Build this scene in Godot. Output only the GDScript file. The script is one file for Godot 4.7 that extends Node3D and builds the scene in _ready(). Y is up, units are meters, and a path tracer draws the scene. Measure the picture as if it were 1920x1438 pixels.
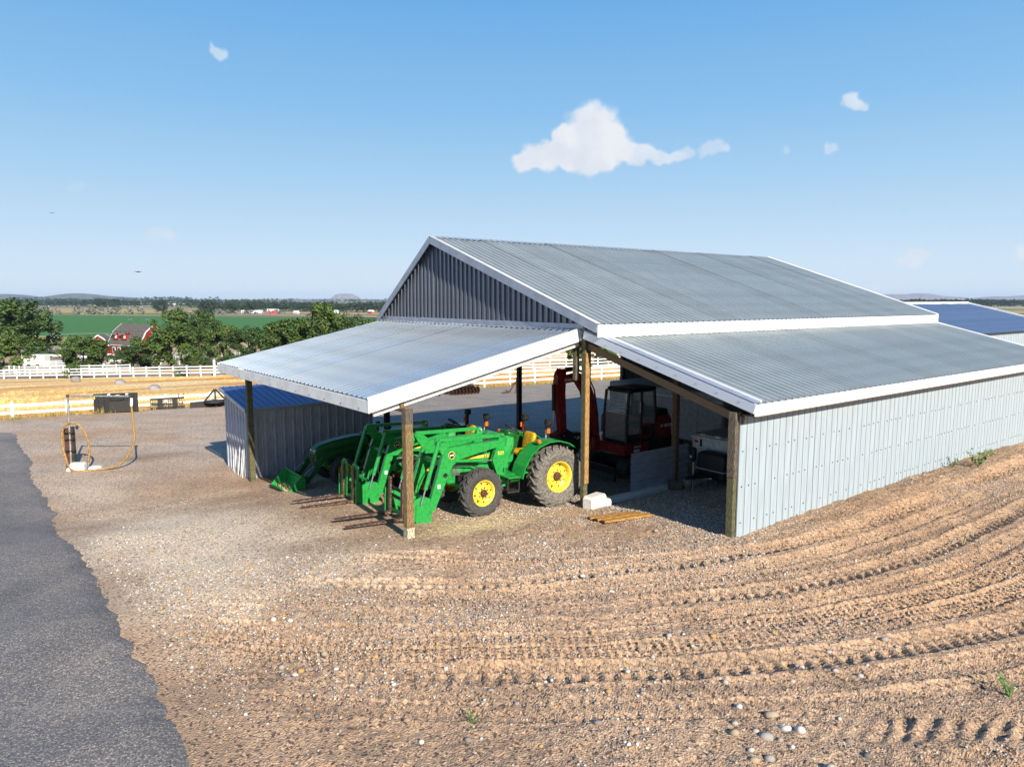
extends Node3D

# ---------- mesh gatherer ----------
class G:
	var v := PackedVector3Array()
	var n := PackedVector3Array()
	var c := PackedColorArray()
	var tint := Color.WHITE
	var tinted := false
	var xf := Transform3D()
	func at(t):
		xf = t
		return self
	func t3(a, b, d, na, nb, nd):
		for q in [[a, na], [d, nd], [b, nb]]:
			v.append(xf * q[0])
			n.append((xf.basis * q[1]).normalized())
			if tinted:
				c.append(tint)
	func tri(a, b, d):
		var m: Vector3 = (b - a).cross(d - a)
		if m.length_squared() < 1e-16:
			return
		m = m.normalized()
		t3(a, b, d, m, m, m)
	func quad(a, b, d, e):
		tri(a, b, d)
		tri(a, d, e)
	func box(ctr: Vector3, size: Vector3, ch := 0.0, basis := Basis()):
		var h := size * 0.5
		var old := xf
		xf = xf * Transform3D(basis, ctr)
		if ch <= 0.0:
			var p := []
			for i in 8:
				p.append(Vector3(h.x * (1 if i & 1 else -1), h.y * (1 if i & 2 else -1), h.z * (1 if i & 4 else -1)))
			for q in [[4, 5, 7, 6], [1, 0, 2, 3], [5, 1, 3, 7], [0, 4, 6, 2], [6, 7, 3, 2], [0, 1, 5, 4]]:
				quad(p[q[0]], p[q[1]], p[q[2]], p[q[3]])
		else:
			var k: float = minf(ch, minf(h.x, minf(h.y, h.z)) * 0.9)
			var f := func(sx, sy, sz, ax):
				var q := Vector3(sx * h.x, sy * h.y, sz * h.z)
				if ax != 0: q.x -= sx * k
				if ax != 1: q.y -= sy * k
				if ax != 2: q.z -= sz * k
				return q
			for s in [-1, 1]:
				var o: Array = [f.call(s, -1, -1, 0), f.call(s, 1, -1, 0), f.call(s, 1, 1, 0), f.call(s, -1, 1, 0)]
				var o2: Array = [f.call(-1, s, -1, 1), f.call(-1, s, 1, 1), f.call(1, s, 1, 1), f.call(1, s, -1, 1)]
				var o3: Array = [f.call(-1, -1, s, 2), f.call(1, -1, s, 2), f.call(1, 1, s, 2), f.call(-1, 1, s, 2)]
				for o4 in [o, o2, o3]:
					if s > 0: quad(o4[0], o4[1], o4[2], o4[3])
					else: quad(o4[3], o4[2], o4[1], o4[0])
			for s in [-1, 1]:
				for t in [-1, 1]:
					face4(f.call(s, t, -1, 0), f.call(s, t, 1, 0), f.call(s, t, 1, 1), f.call(s, t, -1, 1), Vector3(s, t, 0))
					face4(f.call(s, -1, t, 0), f.call(s, 1, t, 0), f.call(s, 1, t, 2), f.call(s, -1, t, 2), Vector3(s, 0, t))
					face4(f.call(-1, s, t, 1), f.call(1, s, t, 1), f.call(1, s, t, 2), f.call(-1, s, t, 2), Vector3(0, s, t))
					for w in [-1, 1]:
						var a = f.call(s, t, w, 0)
						var b = f.call(s, t, w, 1)
						var d = f.call(s, t, w, 2)
						if (b - a).cross(d - a).dot(Vector3(s, t, w)) > 0: tri(a, b, d)
						else: tri(a, d, b)
		xf = old
		return self
	func face4(a, b, d, e, out: Vector3):
		if (b - a).cross(d - a).dot(out) > 0: quad(a, b, d, e)
		else: quad(e, d, b, a)
	# polygon in xy (any order), from z0 to z1
	func prism(poly, z0: float, z1: float):
		var p := PackedVector2Array(poly)
		if Geometry2D.is_polygon_clockwise(p):
			p.reverse()
		var area := 0.0
		for i in p.size():
			area += p[i].cross(p[(i + 1) % p.size()])
		if area < 0:
			p.reverse()
		var tr := Geometry2D.triangulate_polygon(p)
		for i in range(0, tr.size(), 3):
			var a := p[tr[i]]
			var b := p[tr[i + 1]]
			var d := p[tr[i + 2]]
			if (b - a).cross(d - a) < 0:
				var w := b
				b = d
				d = w
			tri(Vector3(a.x, a.y, z1), Vector3(b.x, b.y, z1), Vector3(d.x, d.y, z1))
			tri(Vector3(a.x, a.y, z0), Vector3(d.x, d.y, z0), Vector3(b.x, b.y, z0))
		for i in p.size():
			var a := p[i]
			var b := p[(i + 1) % p.size()]
			quad(Vector3(a.x, a.y, z0), Vector3(b.x, b.y, z0), Vector3(b.x, b.y, z1), Vector3(a.x, a.y, z1))
		return self
	func tube(path, r, sides := 8, caps := true):
		var rings := []
		var count: int = path.size()
		var up := Vector3.UP
		for i in count:
			var dir: Vector3 = (path[mini(i + 1, count - 1)] - path[maxi(i - 1, 0)]).normalized()
			if absf(up.dot(dir)) > 0.95:
				up = Vector3.RIGHT if absf(dir.x) < 0.9 else Vector3.BACK
			var sx := up.cross(dir).normalized()
			up = dir.cross(sx).normalized()
			var rad: float = r[i] if r is Array else r
			var ring := []
			for k in sides:
				var an := TAU * k / sides
				var m := sx * cos(an) + up * sin(an)
				ring.append([path[i] + m * rad, m])
			rings.append(ring)
		for i in count - 1:
			for k in sides:
				var a = rings[i][k]
				var b = rings[i][(k + 1) % sides]
				var d = rings[i + 1][(k + 1) % sides]
				var e = rings[i + 1][k]
				t3(a[0], b[0], d[0], a[1], b[1], d[1])
				t3(a[0], d[0], e[0], a[1], d[1], e[1])
		if caps:
			for k in sides:
				tri(path[0], rings[0][(k + 1) % sides][0], rings[0][k][0])
				tri(path[count - 1], rings[count - 1][k][0], rings[count - 1][(k + 1) % sides][0])
		return self
	# profile of (radius, height) turned round the y axis of m
	func lathe(prof, sides := 24, m := Transform3D()):
		var old := xf
		xf = xf * m
		for i in prof.size() - 1:
			var p: Vector2 = prof[i]
			var q: Vector2 = prof[i + 1]
			var nn := Vector2(q.y - p.y, p.x - q.x).normalized()
			for k in sides:
				var a0 := TAU * k / sides
				var a1 := TAU * (k + 1) / sides
				var d0 := Vector3(cos(a0), 0, -sin(a0))
				var d1 := Vector3(cos(a1), 0, -sin(a1))
				var n0 := d0 * nn.x + Vector3.UP * nn.y
				var n1 := d1 * nn.x + Vector3.UP * nn.y
				var y0 := Vector3.UP * p.y
				var y1 := Vector3.UP * q.y
				if p.x > 1e-5: t3(d0 * p.x + y0, d1 * p.x + y0, d1 * q.x + y1, n0, n1, n1)
				if q.x > 1e-5: t3(d0 * p.x + y0, d1 * q.x + y1, d0 * q.x + y1, n0, n1, n0)
		xf = old
		return self
	# soft-cornered block
	func pillow(ctr: Vector3, size: Vector3, basis := Basis(), e := 0.45, nu := 16, nv := 10):
		var old := xf
		xf = xf * Transform3D(basis, ctr)
		var g := func(w, m): return signf(w) * pow(absf(w), m)
		var pt := func(i, j):
			var u: float = TAU * i / nu
			var w: float = PI * (float(j) / nv - 0.5)
			var cw: float = g.call(cos(w), e)
			return Vector3(cw * g.call(cos(u), e) * size.x, g.call(sin(w), e) * size.y, cw * g.call(sin(u), e) * size.z) * 0.5
		var nm := func(p: Vector3):
			var q := Vector3(p.x / size.x, p.y / size.y, p.z / size.z) * 2.0
			var k: float = 2.0 / e - 1.0
			return Vector3(g.call(q.x, k) / size.x, g.call(q.y, k) / size.y, g.call(q.z, k) / size.z).normalized()
		for i in nu:
			for j in nv:
				var a = pt.call(i, j)
				var b = pt.call(i, j + 1)
				var d = pt.call(i + 1, j + 1)
				var f = pt.call(i + 1, j)
				t3(a, b, d, nm.call(a), nm.call(b), nm.call(d))
				t3(a, d, f, nm.call(a), nm.call(d), nm.call(f))
		xf = old
		return self
	# skin through rings of equal size
	func loft(rings, close := true, caps := true):
		for i in rings.size() - 1:
			var m: int = rings[i].size()
			for k in (m if close else m - 1):
				quad(rings[i][k], rings[i][(k + 1) % m], rings[i + 1][(k + 1) % m], rings[i + 1][k])
		if caps:
			for e in [0, rings.size() - 1]:
				var ctr := Vector3.ZERO
				for p in rings[e]: ctr += p / rings[e].size()
				for k in rings[e].size():
					if e == 0: tri(ctr, rings[e][(k + 1) % rings[e].size()], rings[e][k])
					else: tri(ctr, rings[e][k], rings[e][(k + 1) % rings[e].size()])
		return self
	# trapezoid-ribbed metal sheet: x across (x0..x1), y along (low..top callables), z out
	func ribbed(x0: float, x1: float, low: Callable, top: Callable, h := 0.019, pitch := 0.2286, segs := 1, wob := 0.0, rows := 0):
		var xs := []
		var k0 := floori(x0 / pitch) - 1
		var k1 := ceili(x1 / pitch) + 1
		var shape := [[0.0, 0.0], [0.007, h], [0.047, h], [0.054, 0.0], [0.105, 0.0], [0.112, 0.003], [0.122, 0.003], [0.129, 0.0], [0.16, 0.0], [0.167, 0.003], [0.177, 0.003], [0.184, 0.0]] if h > 0 else [[0.0, 0.0], [0.002, h], [0.020, h], [0.022, 0.0]]
		for k in range(k0, k1 + 1):
			var b := k * pitch
			for q in shape:
				xs.append(Vector2(b + q[0] * pitch / 0.2286, q[1]))
		var use := []
		for i in xs.size() - 1:
			var a: Vector2 = xs[i]
			var b: Vector2 = xs[i + 1]
			if b.x <= x0 or a.x >= x1: continue
			var a2 := a
			var b2 := b
			if a.x < x0: a2 = a.lerp(b, (x0 - a.x) / (b.x - a.x))
			if b.x > x1: b2 = a.lerp(b, (x1 - a.x) / (b.x - a.x))
			if use.is_empty(): use.append(a2)
			use.append(b2)
		for s in segs:
			for i in use.size() - 1:
				var a: Vector2 = use[i]
				var b: Vector2 = use[i + 1]
				var la: float = low.call(a.x)
				var lb: float = low.call(b.x)
				var ta: float = top.call(a.x)
				var tb: float = top.call(b.x)
				if ta <= la and tb <= lb: continue
				ta = maxf(ta, la)
				tb = maxf(tb, lb)
				var f0 := float(s) / segs
				var f1 := float(s + 1) / segs
				var w0 := wob * sin(f0 * 7.3 + x0 * 5.1) if s > 0 else 0.0
				var w1 := wob * sin(f1 * 7.3 + x0 * 5.1) if s < segs - 1 else 0.0
				quad(Vector3(a.x, lerpf(la, ta, f0), a.y + w0), Vector3(b.x, lerpf(lb, tb, f0), b.y + w0), Vector3(b.x, lerpf(lb, tb, f1), b.y + w1), Vector3(a.x, lerpf(la, ta, f1), a.y + w1))
		return self
	func mesh() -> ArrayMesh:
		var arr := []
		arr.resize(Mesh.ARRAY_MAX)
		arr[Mesh.ARRAY_VERTEX] = v
		arr[Mesh.ARRAY_NORMAL] = n
		if tinted:
			arr[Mesh.ARRAY_COLOR] = c
		var m := ArrayMesh.new()
		m.add_surface_from_arrays(Mesh.PRIMITIVE_TRIANGLES, arr)
		return m

var M := {}
var rng := RandomNumberGenerator.new()
var used := {}

func numbered(called: String) -> String:
	if not used.has(called):
		used[called] = 0
		return called
	used[called] += 1
	return "%s_%03d" % [called, used[called]]

func part(called: String, g, mat: Material, parent: Node3D, where := Transform3D()) -> MeshInstance3D:
	var o := MeshInstance3D.new()
	o.name = called
	o.mesh = g.mesh() if g is G else g
	o.material_override = mat
	o.transform = where
	parent.add_child(o, true)
	return o

func thing(called: String, label: String, category: String, where := Transform3D(), group := "") -> Node3D:
	var o := Node3D.new()
	o.name = numbered(called)
	add_child(o)
	o.transform = where
	tag(o, label, category, group)
	return o

func tag(o, label: String, category: String, group := ""):
	o.set_meta("label", label)
	o.set_meta("category", category)
	if group:
		o.set_meta("group", group)

func solo(called: String, g, mat: Material, label: String, category: String, where := Transform3D(), group := "") -> MeshInstance3D:
	var o := part(numbered(called), g, mat, self, where)
	tag(o, label, category, group)
	return o

func structure(called: String, g, mat: Material) -> MeshInstance3D:
	var o := part(numbered(called), g, mat, self)
	o.set_meta("kind", "structure")
	return o

func lettering(called: String, text: String, size: float, depth: float, mat: Material, parent: Node3D, where: Transform3D):
	var t := TextMesh.new()
	var f := SystemFont.new()
	f.font_names = PackedStringArray(["Droid Sans"])
	f.font_weight = 700
	t.font = f
	t.text = text
	t.font_size = 64
	t.pixel_size = size / 64.0
	t.depth = depth
	t.curve_step = 4.0
	part(called, t, mat, parent, where)

# ---------- materials ----------
func lin(r: float, g: float, b: float) -> Color:
	return Color(r, g, b).linear_to_srgb()

func noise_tex(freq: float, low: Color, high: Color, kind := FastNoiseLite.TYPE_SIMPLEX_SMOOTH, size := 512, octaves := 5, sd := 1, lo_at := 0.25, hi_at := 0.75) -> NoiseTexture2D:
	var f := FastNoiseLite.new()
	f.noise_type = kind
	f.frequency = freq
	f.seed = sd
	f.fractal_octaves = octaves
	var t := NoiseTexture2D.new()
	t.width = size
	t.height = size
	t.seamless = true
	t.noise = f
	var r := Gradient.new()
	r.offsets = PackedFloat32Array([lo_at, hi_at])
	r.colors = PackedColorArray([low, high])
	t.color_ramp = r
	return t

func cell_tex(freq: float, cols: PackedColorArray, size := 1024, sd := 3) -> NoiseTexture2D:
	var f := FastNoiseLite.new()
	f.noise_type = FastNoiseLite.TYPE_CELLULAR
	f.cellular_return_type = FastNoiseLite.RETURN_CELL_VALUE
	f.cellular_jitter = 1.0
	f.frequency = freq
	f.seed = sd
	f.fractal_type = FastNoiseLite.FRACTAL_NONE
	f.domain_warp_enabled = true
	f.domain_warp_amplitude = 12.0
	f.domain_warp_frequency = 0.03
	var t := NoiseTexture2D.new()
	t.width = size
	t.height = size
	t.seamless = true
	t.seamless_blend_skirt = 0.08
	t.noise = f
	var r := Gradient.new()
	r.interpolation_mode = Gradient.GRADIENT_INTERPOLATE_CONSTANT
	var offs := PackedFloat32Array()
	for i in cols.size(): offs.append(float(i) / cols.size())
	r.offsets = offs
	r.colors = cols
	t.color_ramp = r
	return t

func bump_tex(freq: float, size := 512, kind := FastNoiseLite.TYPE_SIMPLEX_SMOOTH, sd := 5, oct := 4) -> NoiseTexture2D:
	return noise_tex(freq, Color.BLACK, Color.WHITE, kind, size, oct, sd, 0.0, 1.0)

func mat(called: String, col: Color, rough := 0.7, metal := 0.0, tex: Texture2D = null, scale := Vector3.ONE, bump: Texture2D = null, bump_cm := 0.0, world := false) -> StandardMaterial3D:
	var m := StandardMaterial3D.new()
	m.resource_name = called
	m.albedo_color = col
	m.roughness = rough
	m.metallic = metal
	m.cull_mode = BaseMaterial3D.CULL_DISABLED
	if tex or bump:
		m.uv1_triplanar = true
		m.uv1_world_triplanar = world
		m.uv1_scale = scale
		m.uv1_triplanar_sharpness = 4.0
		if tex:
			m.albedo_texture = tex
		if bump:
			m.heightmap_enabled = true
			m.heightmap_texture = bump
			m.heightmap_scale = bump_cm
	M[called] = m
	return m

func make_materials():
	var w := Color.WHITE
	var grime := noise_tex(0.012, Color(0.72, 0.70, 0.66), w, FastNoiseLite.TYPE_SIMPLEX_SMOOTH, 512, 6, 11)
	var soft := noise_tex(0.012, Color(0.90, 0.89, 0.87), w, FastNoiseLite.TYPE_SIMPLEX_SMOOTH, 512, 6, 10)
	var dirt := noise_tex(0.02, Color(0.45, 0.40, 0.34), w, FastNoiseLite.TYPE_SIMPLEX_SMOOTH, 512, 6, 12, 0.3, 0.6)
	var grain := noise_tex(0.02, Color(0.55, 0.5, 0.45), w, FastNoiseLite.TYPE_SIMPLEX_SMOOTH, 512, 5, 13, 0.3, 0.7)
	var spangle := noise_tex(0.02, Color(0.93, 0.935, 0.94), w, FastNoiseLite.TYPE_SIMPLEX_SMOOTH, 512, 4, 14, 0.3, 0.7)
	var waves := bump_tex(0.008, 256, FastNoiseLite.TYPE_SIMPLEX_SMOOTH, 21, 2)
	var rough_b := bump_tex(0.05, 512, FastNoiseLite.TYPE_SIMPLEX_SMOOTH, 22, 5)
	for i in 4:
		mat("galvanised_roof_%d" % i, lin(0.40, 0.435, 0.44) * [1.0, 0.98, 0.965, 1.02][i], [0.42, 0.38, 0.45, 0.36][i], 0.35, spangle, Vector3(0.4, 0.08, 0.4), waves, 0.05)
	for i in 4:
		mat("bright_roof_%d" % i, lin(0.37, 0.42, 0.48) * [1.0, 0.96, 0.92, 1.12][i], [0.34, 0.28, 0.40, 0.24][i], 0.8, spangle, Vector3(0.4, 0.08, 0.4), waves, 0.05)
	mat("galvanised_wall", lin(0.21, 0.235, 0.28), 0.36, 0.85, spangle, Vector3(0.7, 0.1, 0.7), waves, 0.05)
	mat("galvanised_trim", lin(0.40, 0.43, 0.50), 0.4, 0.5, spangle, Vector3(0.2, 0.2, 0.2))
	mat("pale_trim", lin(0.62, 0.66, 0.74), 0.5)
	mat("pale_siding", lin(0.36, 0.42, 0.465), 0.5, 0.1, noise_tex(0.015, Color(0.955, 0.955, 0.945), w, FastNoiseLite.TYPE_SIMPLEX_SMOOTH, 512, 5, 15, 0.3, 0.62), Vector3(1.1, 0.1, 1.1))
	mat("shed_siding", lin(0.42, 0.45, 0.52), 0.5, 0.3, soft, Vector3(1.2, 0.3, 1.2))
	mat("blue_roof", lin(0.06, 0.10, 0.27), 0.4, 0.3, spangle, Vector3(0.8, 0.1, 0.8))
	mat("blue_steel_roof", lin(0.17, 0.24, 0.38), 0.4, 0.3, spangle, Vector3(0.3, 0.1, 0.3))
	mat("white_trim", lin(0.80, 0.80, 0.79), 0.45, 0.0, noise_tex(0.01, Color(0.93, 0.92, 0.9), w, FastNoiseLite.TYPE_SIMPLEX_SMOOTH, 256, 4, 16), Vector3(0.8, 0.8, 0.8))
	mat("white_vinyl", lin(0.80, 0.80, 0.78), 0.5)
	mat("white_paint", lin(0.78, 0.78, 0.75), 0.5, 0.0, soft, Vector3(0.7, 0.7, 0.7))
	mat("grey_paint", lin(0.42, 0.43, 0.45), 0.55, 0.0, soft, Vector3(0.7, 0.7, 0.7))
	mat("treated_post", lin(0.36, 0.25, 0.11), 0.8, 0.0, grain, Vector3(9, 0.5, 9), rough_b, 0.6)
	mat("fresh_post", lin(0.60, 0.36, 0.14), 0.75, 0.0, grain, Vector3(9, 0.5, 9), rough_b, 0.5)
	mat("green_post", lin(0.20, 0.20, 0.10), 0.85, 0.0, grain, Vector3(8, 0.6, 8), rough_b, 0.8)
	mat("old_post", lin(0.22, 0.18, 0.14), 0.9, 0.0, dirt, Vector3(8, 0.7, 8), rough_b, 1.2)
	mat("dark_post", lin(0.07, 0.05, 0.035), 0.85, 0.0, grain, Vector3(8, 0.6, 8))
	mat("rough_beam", lin(0.30, 0.20, 0.11), 0.85, 0.0, grain, Vector3(1.0, 6, 6))
	mat("limed_wood", lin(0.72, 0.66, 0.5), 0.8, 0.0, grain, Vector3(9, 0.8, 9))
	mat("lumber", lin(0.62, 0.34, 0.09), 0.7, 0.0, grain, Vector3(0.6, 9, 9))
	mat("lumber_end", lin(0.45, 0.17, 0.05), 0.8, 0.0, grain, Vector3(2, 9, 9))
	mat("concrete", lin(0.74, 0.72, 0.68), 0.9, 0.0, soft, Vector3(2, 2, 2), rough_b, 1.0)
	mat("green_paint", lin(0.02, 0.28, 0.055), 0.32, 0.0, noise_tex(0.02, Color(0.86, 0.88, 0.80), w, FastNoiseLite.TYPE_SIMPLEX_SMOOTH, 512, 6, 17, 0.22, 0.5), Vector3(0.9, 0.9, 0.9))
	mat("dark_green_paint", lin(0.010, 0.11, 0.02), 0.3, 0.0, soft, Vector3(0.8, 0.8, 0.8))
	mat("yellow_paint", lin(0.80, 0.60, 0.06), 0.4, 0.0, noise_tex(0.02, Color(0.82, 0.78, 0.7), w, FastNoiseLite.TYPE_SIMPLEX_SMOOTH, 512, 6, 18, 0.2, 0.42), Vector3(1.3, 1.3, 1.3))
	mat("yellow_vinyl", lin(0.78, 0.48, 0.01), 0.45, 0.0, grime, Vector3(2, 2, 2))
	mat("rubber", lin(0.075, 0.07, 0.066), 0.85, 0.0, noise_tex(0.02, Color(0.75, 0.75, 0.75), w, FastNoiseLite.TYPE_SIMPLEX_SMOOTH, 512, 6, 19, 0.25, 0.7), Vector3(1.5, 1.5, 1.5), rough_b, 0.8)
	mat("dusty_rubber", lin(0.20, 0.18, 0.155), 0.9, 0.0, noise_tex(0.015, Color(0.72, 0.72, 0.72), w, FastNoiseLite.TYPE_SIMPLEX_SMOOTH, 512, 6, 20, 0.25, 0.7), Vector3(1.5, 1.5, 1.5), rough_b, 0.8)
	mat("black_paint", lin(0.018, 0.018, 0.02), 0.5, 0.0, dirt, Vector3(1, 1, 1))
	mat("black_plastic", lin(0.02, 0.02, 0.022), 0.55)
	mat("dark_steel", lin(0.05, 0.045, 0.042), 0.6, 0.3, dirt, Vector3(2, 2, 2), rough_b, 0.4)
	mat("steel", lin(0.55, 0.56, 0.58), 0.3, 0.9)
	mat("zinc_pipe", lin(0.55, 0.55, 0.55), 0.45, 0.7, grime, Vector3(3, 0.6, 3))
	mat("rust", lin(0.16, 0.065, 0.03), 0.85, 0.1, dirt, Vector3(3, 3, 3), rough_b, 0.5)
	mat("worn_tine", lin(0.20, 0.12, 0.085), 0.6, 0.3, dirt, Vector3(1, 3, 3))
	mat("red_paint", lin(0.36, 0.018, 0.016), 0.35, 0.0, grime, Vector3(0.8, 0.8, 0.8))
	mat("barn_red", lin(0.42, 0.022, 0.02), 0.7, 0.0, grime, Vector3(0.4, 0.4, 0.4))
	mat("shingle", lin(0.16, 0.145, 0.13), 0.9, 0.0, dirt, Vector3(0.25, 0.25, 0.25))
	mat("orange_lens", lin(0.8, 0.14, 0.02), 0.3)
	mat("red_lens", lin(0.5, 0.02, 0.015), 0.3)
	mat("hose", lin(0.42, 0.25, 0.075), 0.55, 0.0, grime, Vector3(2, 2, 2))
	var gl := mat("glass", Color(0.75, 0.82, 0.80, 0.22), 0.05)
	gl.transparency = BaseMaterial3D.TRANSPARENCY_ALPHA
	mat("dark_glass", lin(0.03, 0.035, 0.04), 0.08)
	mat("asphalt", lin(0.47, 0.45, 0.43), 0.9, 0.0, cell_tex(0.16, PackedColorArray([Color(0.52, 0.52, 0.54), Color(0.6, 0.6, 0.62), Color(0.66, 0.66, 0.67), Color(0.75, 0.74, 0.73), Color(0.58, 0.58, 0.6), Color(0.95, 0.92, 0.88), Color(0.62, 0.62, 0.63), Color(0.5, 0.5, 0.52)]), 1024, 31), Vector3(0.45, 0.45, 0.45), rough_b, 0.8, true)
	M.asphalt.vertex_color_use_as_albedo = true
	var peb := PackedColorArray([Color(0.74, 0.73, 0.72), Color(0.88, 0.86, 0.84), Color(0.82, 0.80, 0.78), Color(1.0, 0.99, 0.97), Color(0.86, 0.84, 0.81), Color(0.48, 0.46, 0.46), Color(0.90, 0.84, 0.77), Color(0.84, 0.81, 0.78), Color(0.96, 0.92, 0.86), Color(0.78, 0.75, 0.73)])
	var gravel := mat("gravel", w, 0.95, 0.0, cell_tex(0.085, peb, 1024, 32), Vector3(0.42, 0.42, 0.42), bump_tex(0.09, 1024, FastNoiseLite.TYPE_CELLULAR, 33, 3), 1.9, true)
	gravel.vertex_color_use_as_albedo = true
	var soil := mat("soil", w, 0.95, 0.0, noise_tex(0.05, Color(0.66, 0.64, 0.62), Color(0.98, 0.97, 0.95), FastNoiseLite.TYPE_SIMPLEX_SMOOTH, 1024, 6, 34, 0.25, 0.75), Vector3(0.7, 0.7, 0.7), bump_tex(0.06, 1024, FastNoiseLite.TYPE_SIMPLEX_SMOOTH, 35, 5), 1.4, true)
	soil.vertex_color_use_as_albedo = true
	var straw := mat("dry_grass", w, 0.95, 0.0, noise_tex(0.03, Color(0.84, 0.76, 0.66), w, FastNoiseLite.TYPE_SIMPLEX_SMOOTH, 1024, 6, 36, 0.25, 0.75), Vector3(0.06, 0.06, 0.06), null, 0.0, true)
	straw.vertex_color_use_as_albedo = true
	var crop := noise_tex(0.03, Color(0.8, 0.8, 0.75), w, FastNoiseLite.TYPE_SIMPLEX_SMOOTH, 512, 5, 37, 0.25, 0.75)
	mat("green_crop", lin(0.035, 0.17, 0.007), 0.95, 0.0, crop, Vector3(0.008, 0.008, 0.03), null, 0.0, true)
	mat("gold_crop", lin(0.46, 0.33, 0.12), 0.95, 0.0, crop, Vector3(0.004, 0.01, 0.02), null, 0.0, true)
	mat("olive_crop", lin(0.26, 0.25, 0.07), 0.95, 0.0, crop, Vector3(0.006, 0.01, 0.03), null, 0.0, true)
	mat("tan_soil", lin(0.36, 0.27, 0.19), 0.95, 0.0, crop, Vector3(0.02, 0.02, 0.02), null, 0.0, true)
	mat("pale_crop", lin(0.45, 0.40, 0.26), 0.95, 0.0, crop, Vector3(0.004, 0.01, 0.01), null, 0.0, true)
	mat("corn", lin(0.40, 0.36, 0.09), 0.95, 0.0, crop, Vector3(0.02, 0.02, 0.2), null, 0.0, true)
	for k in [["leaf_a", 0.100, 0.160, 0.028], ["leaf_b", 0.075, 0.130, 0.028], ["leaf_c", 0.13, 0.19, 0.036], ["far_leaf", 0.05, 0.085, 0.035]]:
		var lm := mat(k[0], w, 0.65)
		lm.albedo_color = lin(k[1], k[2], k[3])
		lm.vertex_color_use_as_albedo = true
		lm.backlight_enabled = true
		lm.backlight = Color(0.35, 0.4, 0.2)
	mat("bark", lin(0.11, 0.085, 0.065), 0.95, 0.0, grain, Vector3(2, 0.4, 2))
	mat("sage", lin(0.22, 0.24, 0.19), 0.95)
	mat("hill_rock", lin(0.30, 0.26, 0.27), 0.95, 0.0, crop, Vector3(0.001, 0.001, 0.001), null, 0.0, true)
	mat("hill_scrub", lin(0.14, 0.15, 0.13), 0.95, 0.0, crop, Vector3(0.001, 0.001, 0.001), null, 0.0, true)
	var st := mat("stone", w, 0.8)
	st.vertex_color_use_as_albedo = true
	var gr := mat("grass_blade", w, 0.9)
	gr.vertex_color_use_as_albedo = true
	mat("dry_hay", lin(0.68, 0.55, 0.30), 0.9)
	mat("twig", lin(0.30, 0.22, 0.14), 0.9)
	mat("weed_leaf", lin(0.08, 0.19, 0.03), 0.7)
	mat("label_white", lin(0.75, 0.76, 0.78), 0.5)
	mat("label_red", lin(0.5, 0.05, 0.03), 0.5)
	mat("blue_print", lin(0.03, 0.06, 0.3), 0.5)
	mat("bird_feather", lin(0.02, 0.02, 0.02), 0.8)

func _ready():
	rng.seed = 20240
	# camera, sky, sun, exposure
	var cam := Camera3D.new()
	cam.name = "camera"
	cam.position = Vector3(0, 5, 0)
	cam.rotation_degrees = Vector3(-6.6686, 0, 0)
	cam.fov = 56.284
	cam.near = 0.1
	cam.far = 30000
	add_child(cam)
	cam.current = true
	var env := Environment.new()
	env.background_mode = Environment.BG_SKY
	env.sky = build_sky()
	env.background_energy_multiplier = 0.60
	env.ambient_light_source = Environment.AMBIENT_SOURCE_SKY
	env.tonemap_mode = Environment.TONE_MAPPER_LINEAR
	env.tonemap_exposure = 1.75
	env.sdfgi_enabled = true
	env.ssao_enabled = true
	env.ssil_enabled = true
	env.fog_enabled = true
	env.fog_density = 0.00005
	env.fog_light_color = Color(0.74, 0.83, 0.95)
	var we := WorldEnvironment.new()
	we.name = "environment"
	we.environment = env
	add_child(we)
	var sun := DirectionalLight3D.new()
	sun.name = "sun"
	sun.light_energy = 1.5
	sun.light_color = Color(1.0, 0.965, 0.90)
	sun.light_angular_distance = 0.5
	sun.shadow_enabled = true
	var az := deg_to_rad(180.0 - 27.5)
	var el := deg_to_rad(29.0)
	var to_sun := Vector3(sin(az) * cos(el), sin(el), -cos(az) * cos(el))
	sun.basis = Basis.looking_at(-to_sun)
	add_child(sun)
	make_materials()
	# setting, then buildings, then things, then small detail
	build_land()
	build_far()
	build_barn()
	build_shed()
	build_far_barn()
	build_tractors()
	build_excavator()
	build_yard_things()
	build_fences()
	build_farm()
	build_trees()
	build_plants()
	build_stones()

# ---------- lie of the land: a runs along the barn's ridge, b across it, both in metres from the barn's corner post ----------
const TURN := 0.9149
const CORNER := Vector2(1.758, 17.144)
var SA := sin(TURN)
var CA := cos(TURN)
const RUN := [-40.0, -20.0, -4.3, 0.0, 10.0, 20.0, 30.4, 32.0, 60.0, 106.0, 210.0, 380.0, 100000.0]
const RISE := [0.45, 0.42, 0.33, -0.05, -0.7, -0.86, -0.95, -1.5, -3.3, -6.1, -11.2, -15.0, -15.0]
var frame: Transform3D
var lumps := FastNoiseLite.new()
var fine := FastNoiseLite.new()

func lie(a: float, b: float) -> float:
	var h: float = RISE[0]
	for i in RUN.size() - 1:
		if b >= RUN[i] and b < RUN[i + 1]:
			h = lerpf(RISE[i], RISE[i + 1], (b - RUN[i]) / (RUN[i + 1] - RUN[i]))
			break
	h -= 0.022 * clampf(a + 5.0, -12.0, 60.0) * smoothstep(5, 28, b) * (1.0 - smoothstep(32, 120, b))
	h -= 0.045 * clampf(a, -6.0, 1.0) * smoothstep(-4, -0.5, b) * (1.0 - smoothstep(4, 9, b))
	return h

func world_ab(a: float, b: float) -> Vector2:
	return Vector2(CORNER.x + a * SA - b * CA, CORNER.y + a * CA + b * SA)

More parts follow.
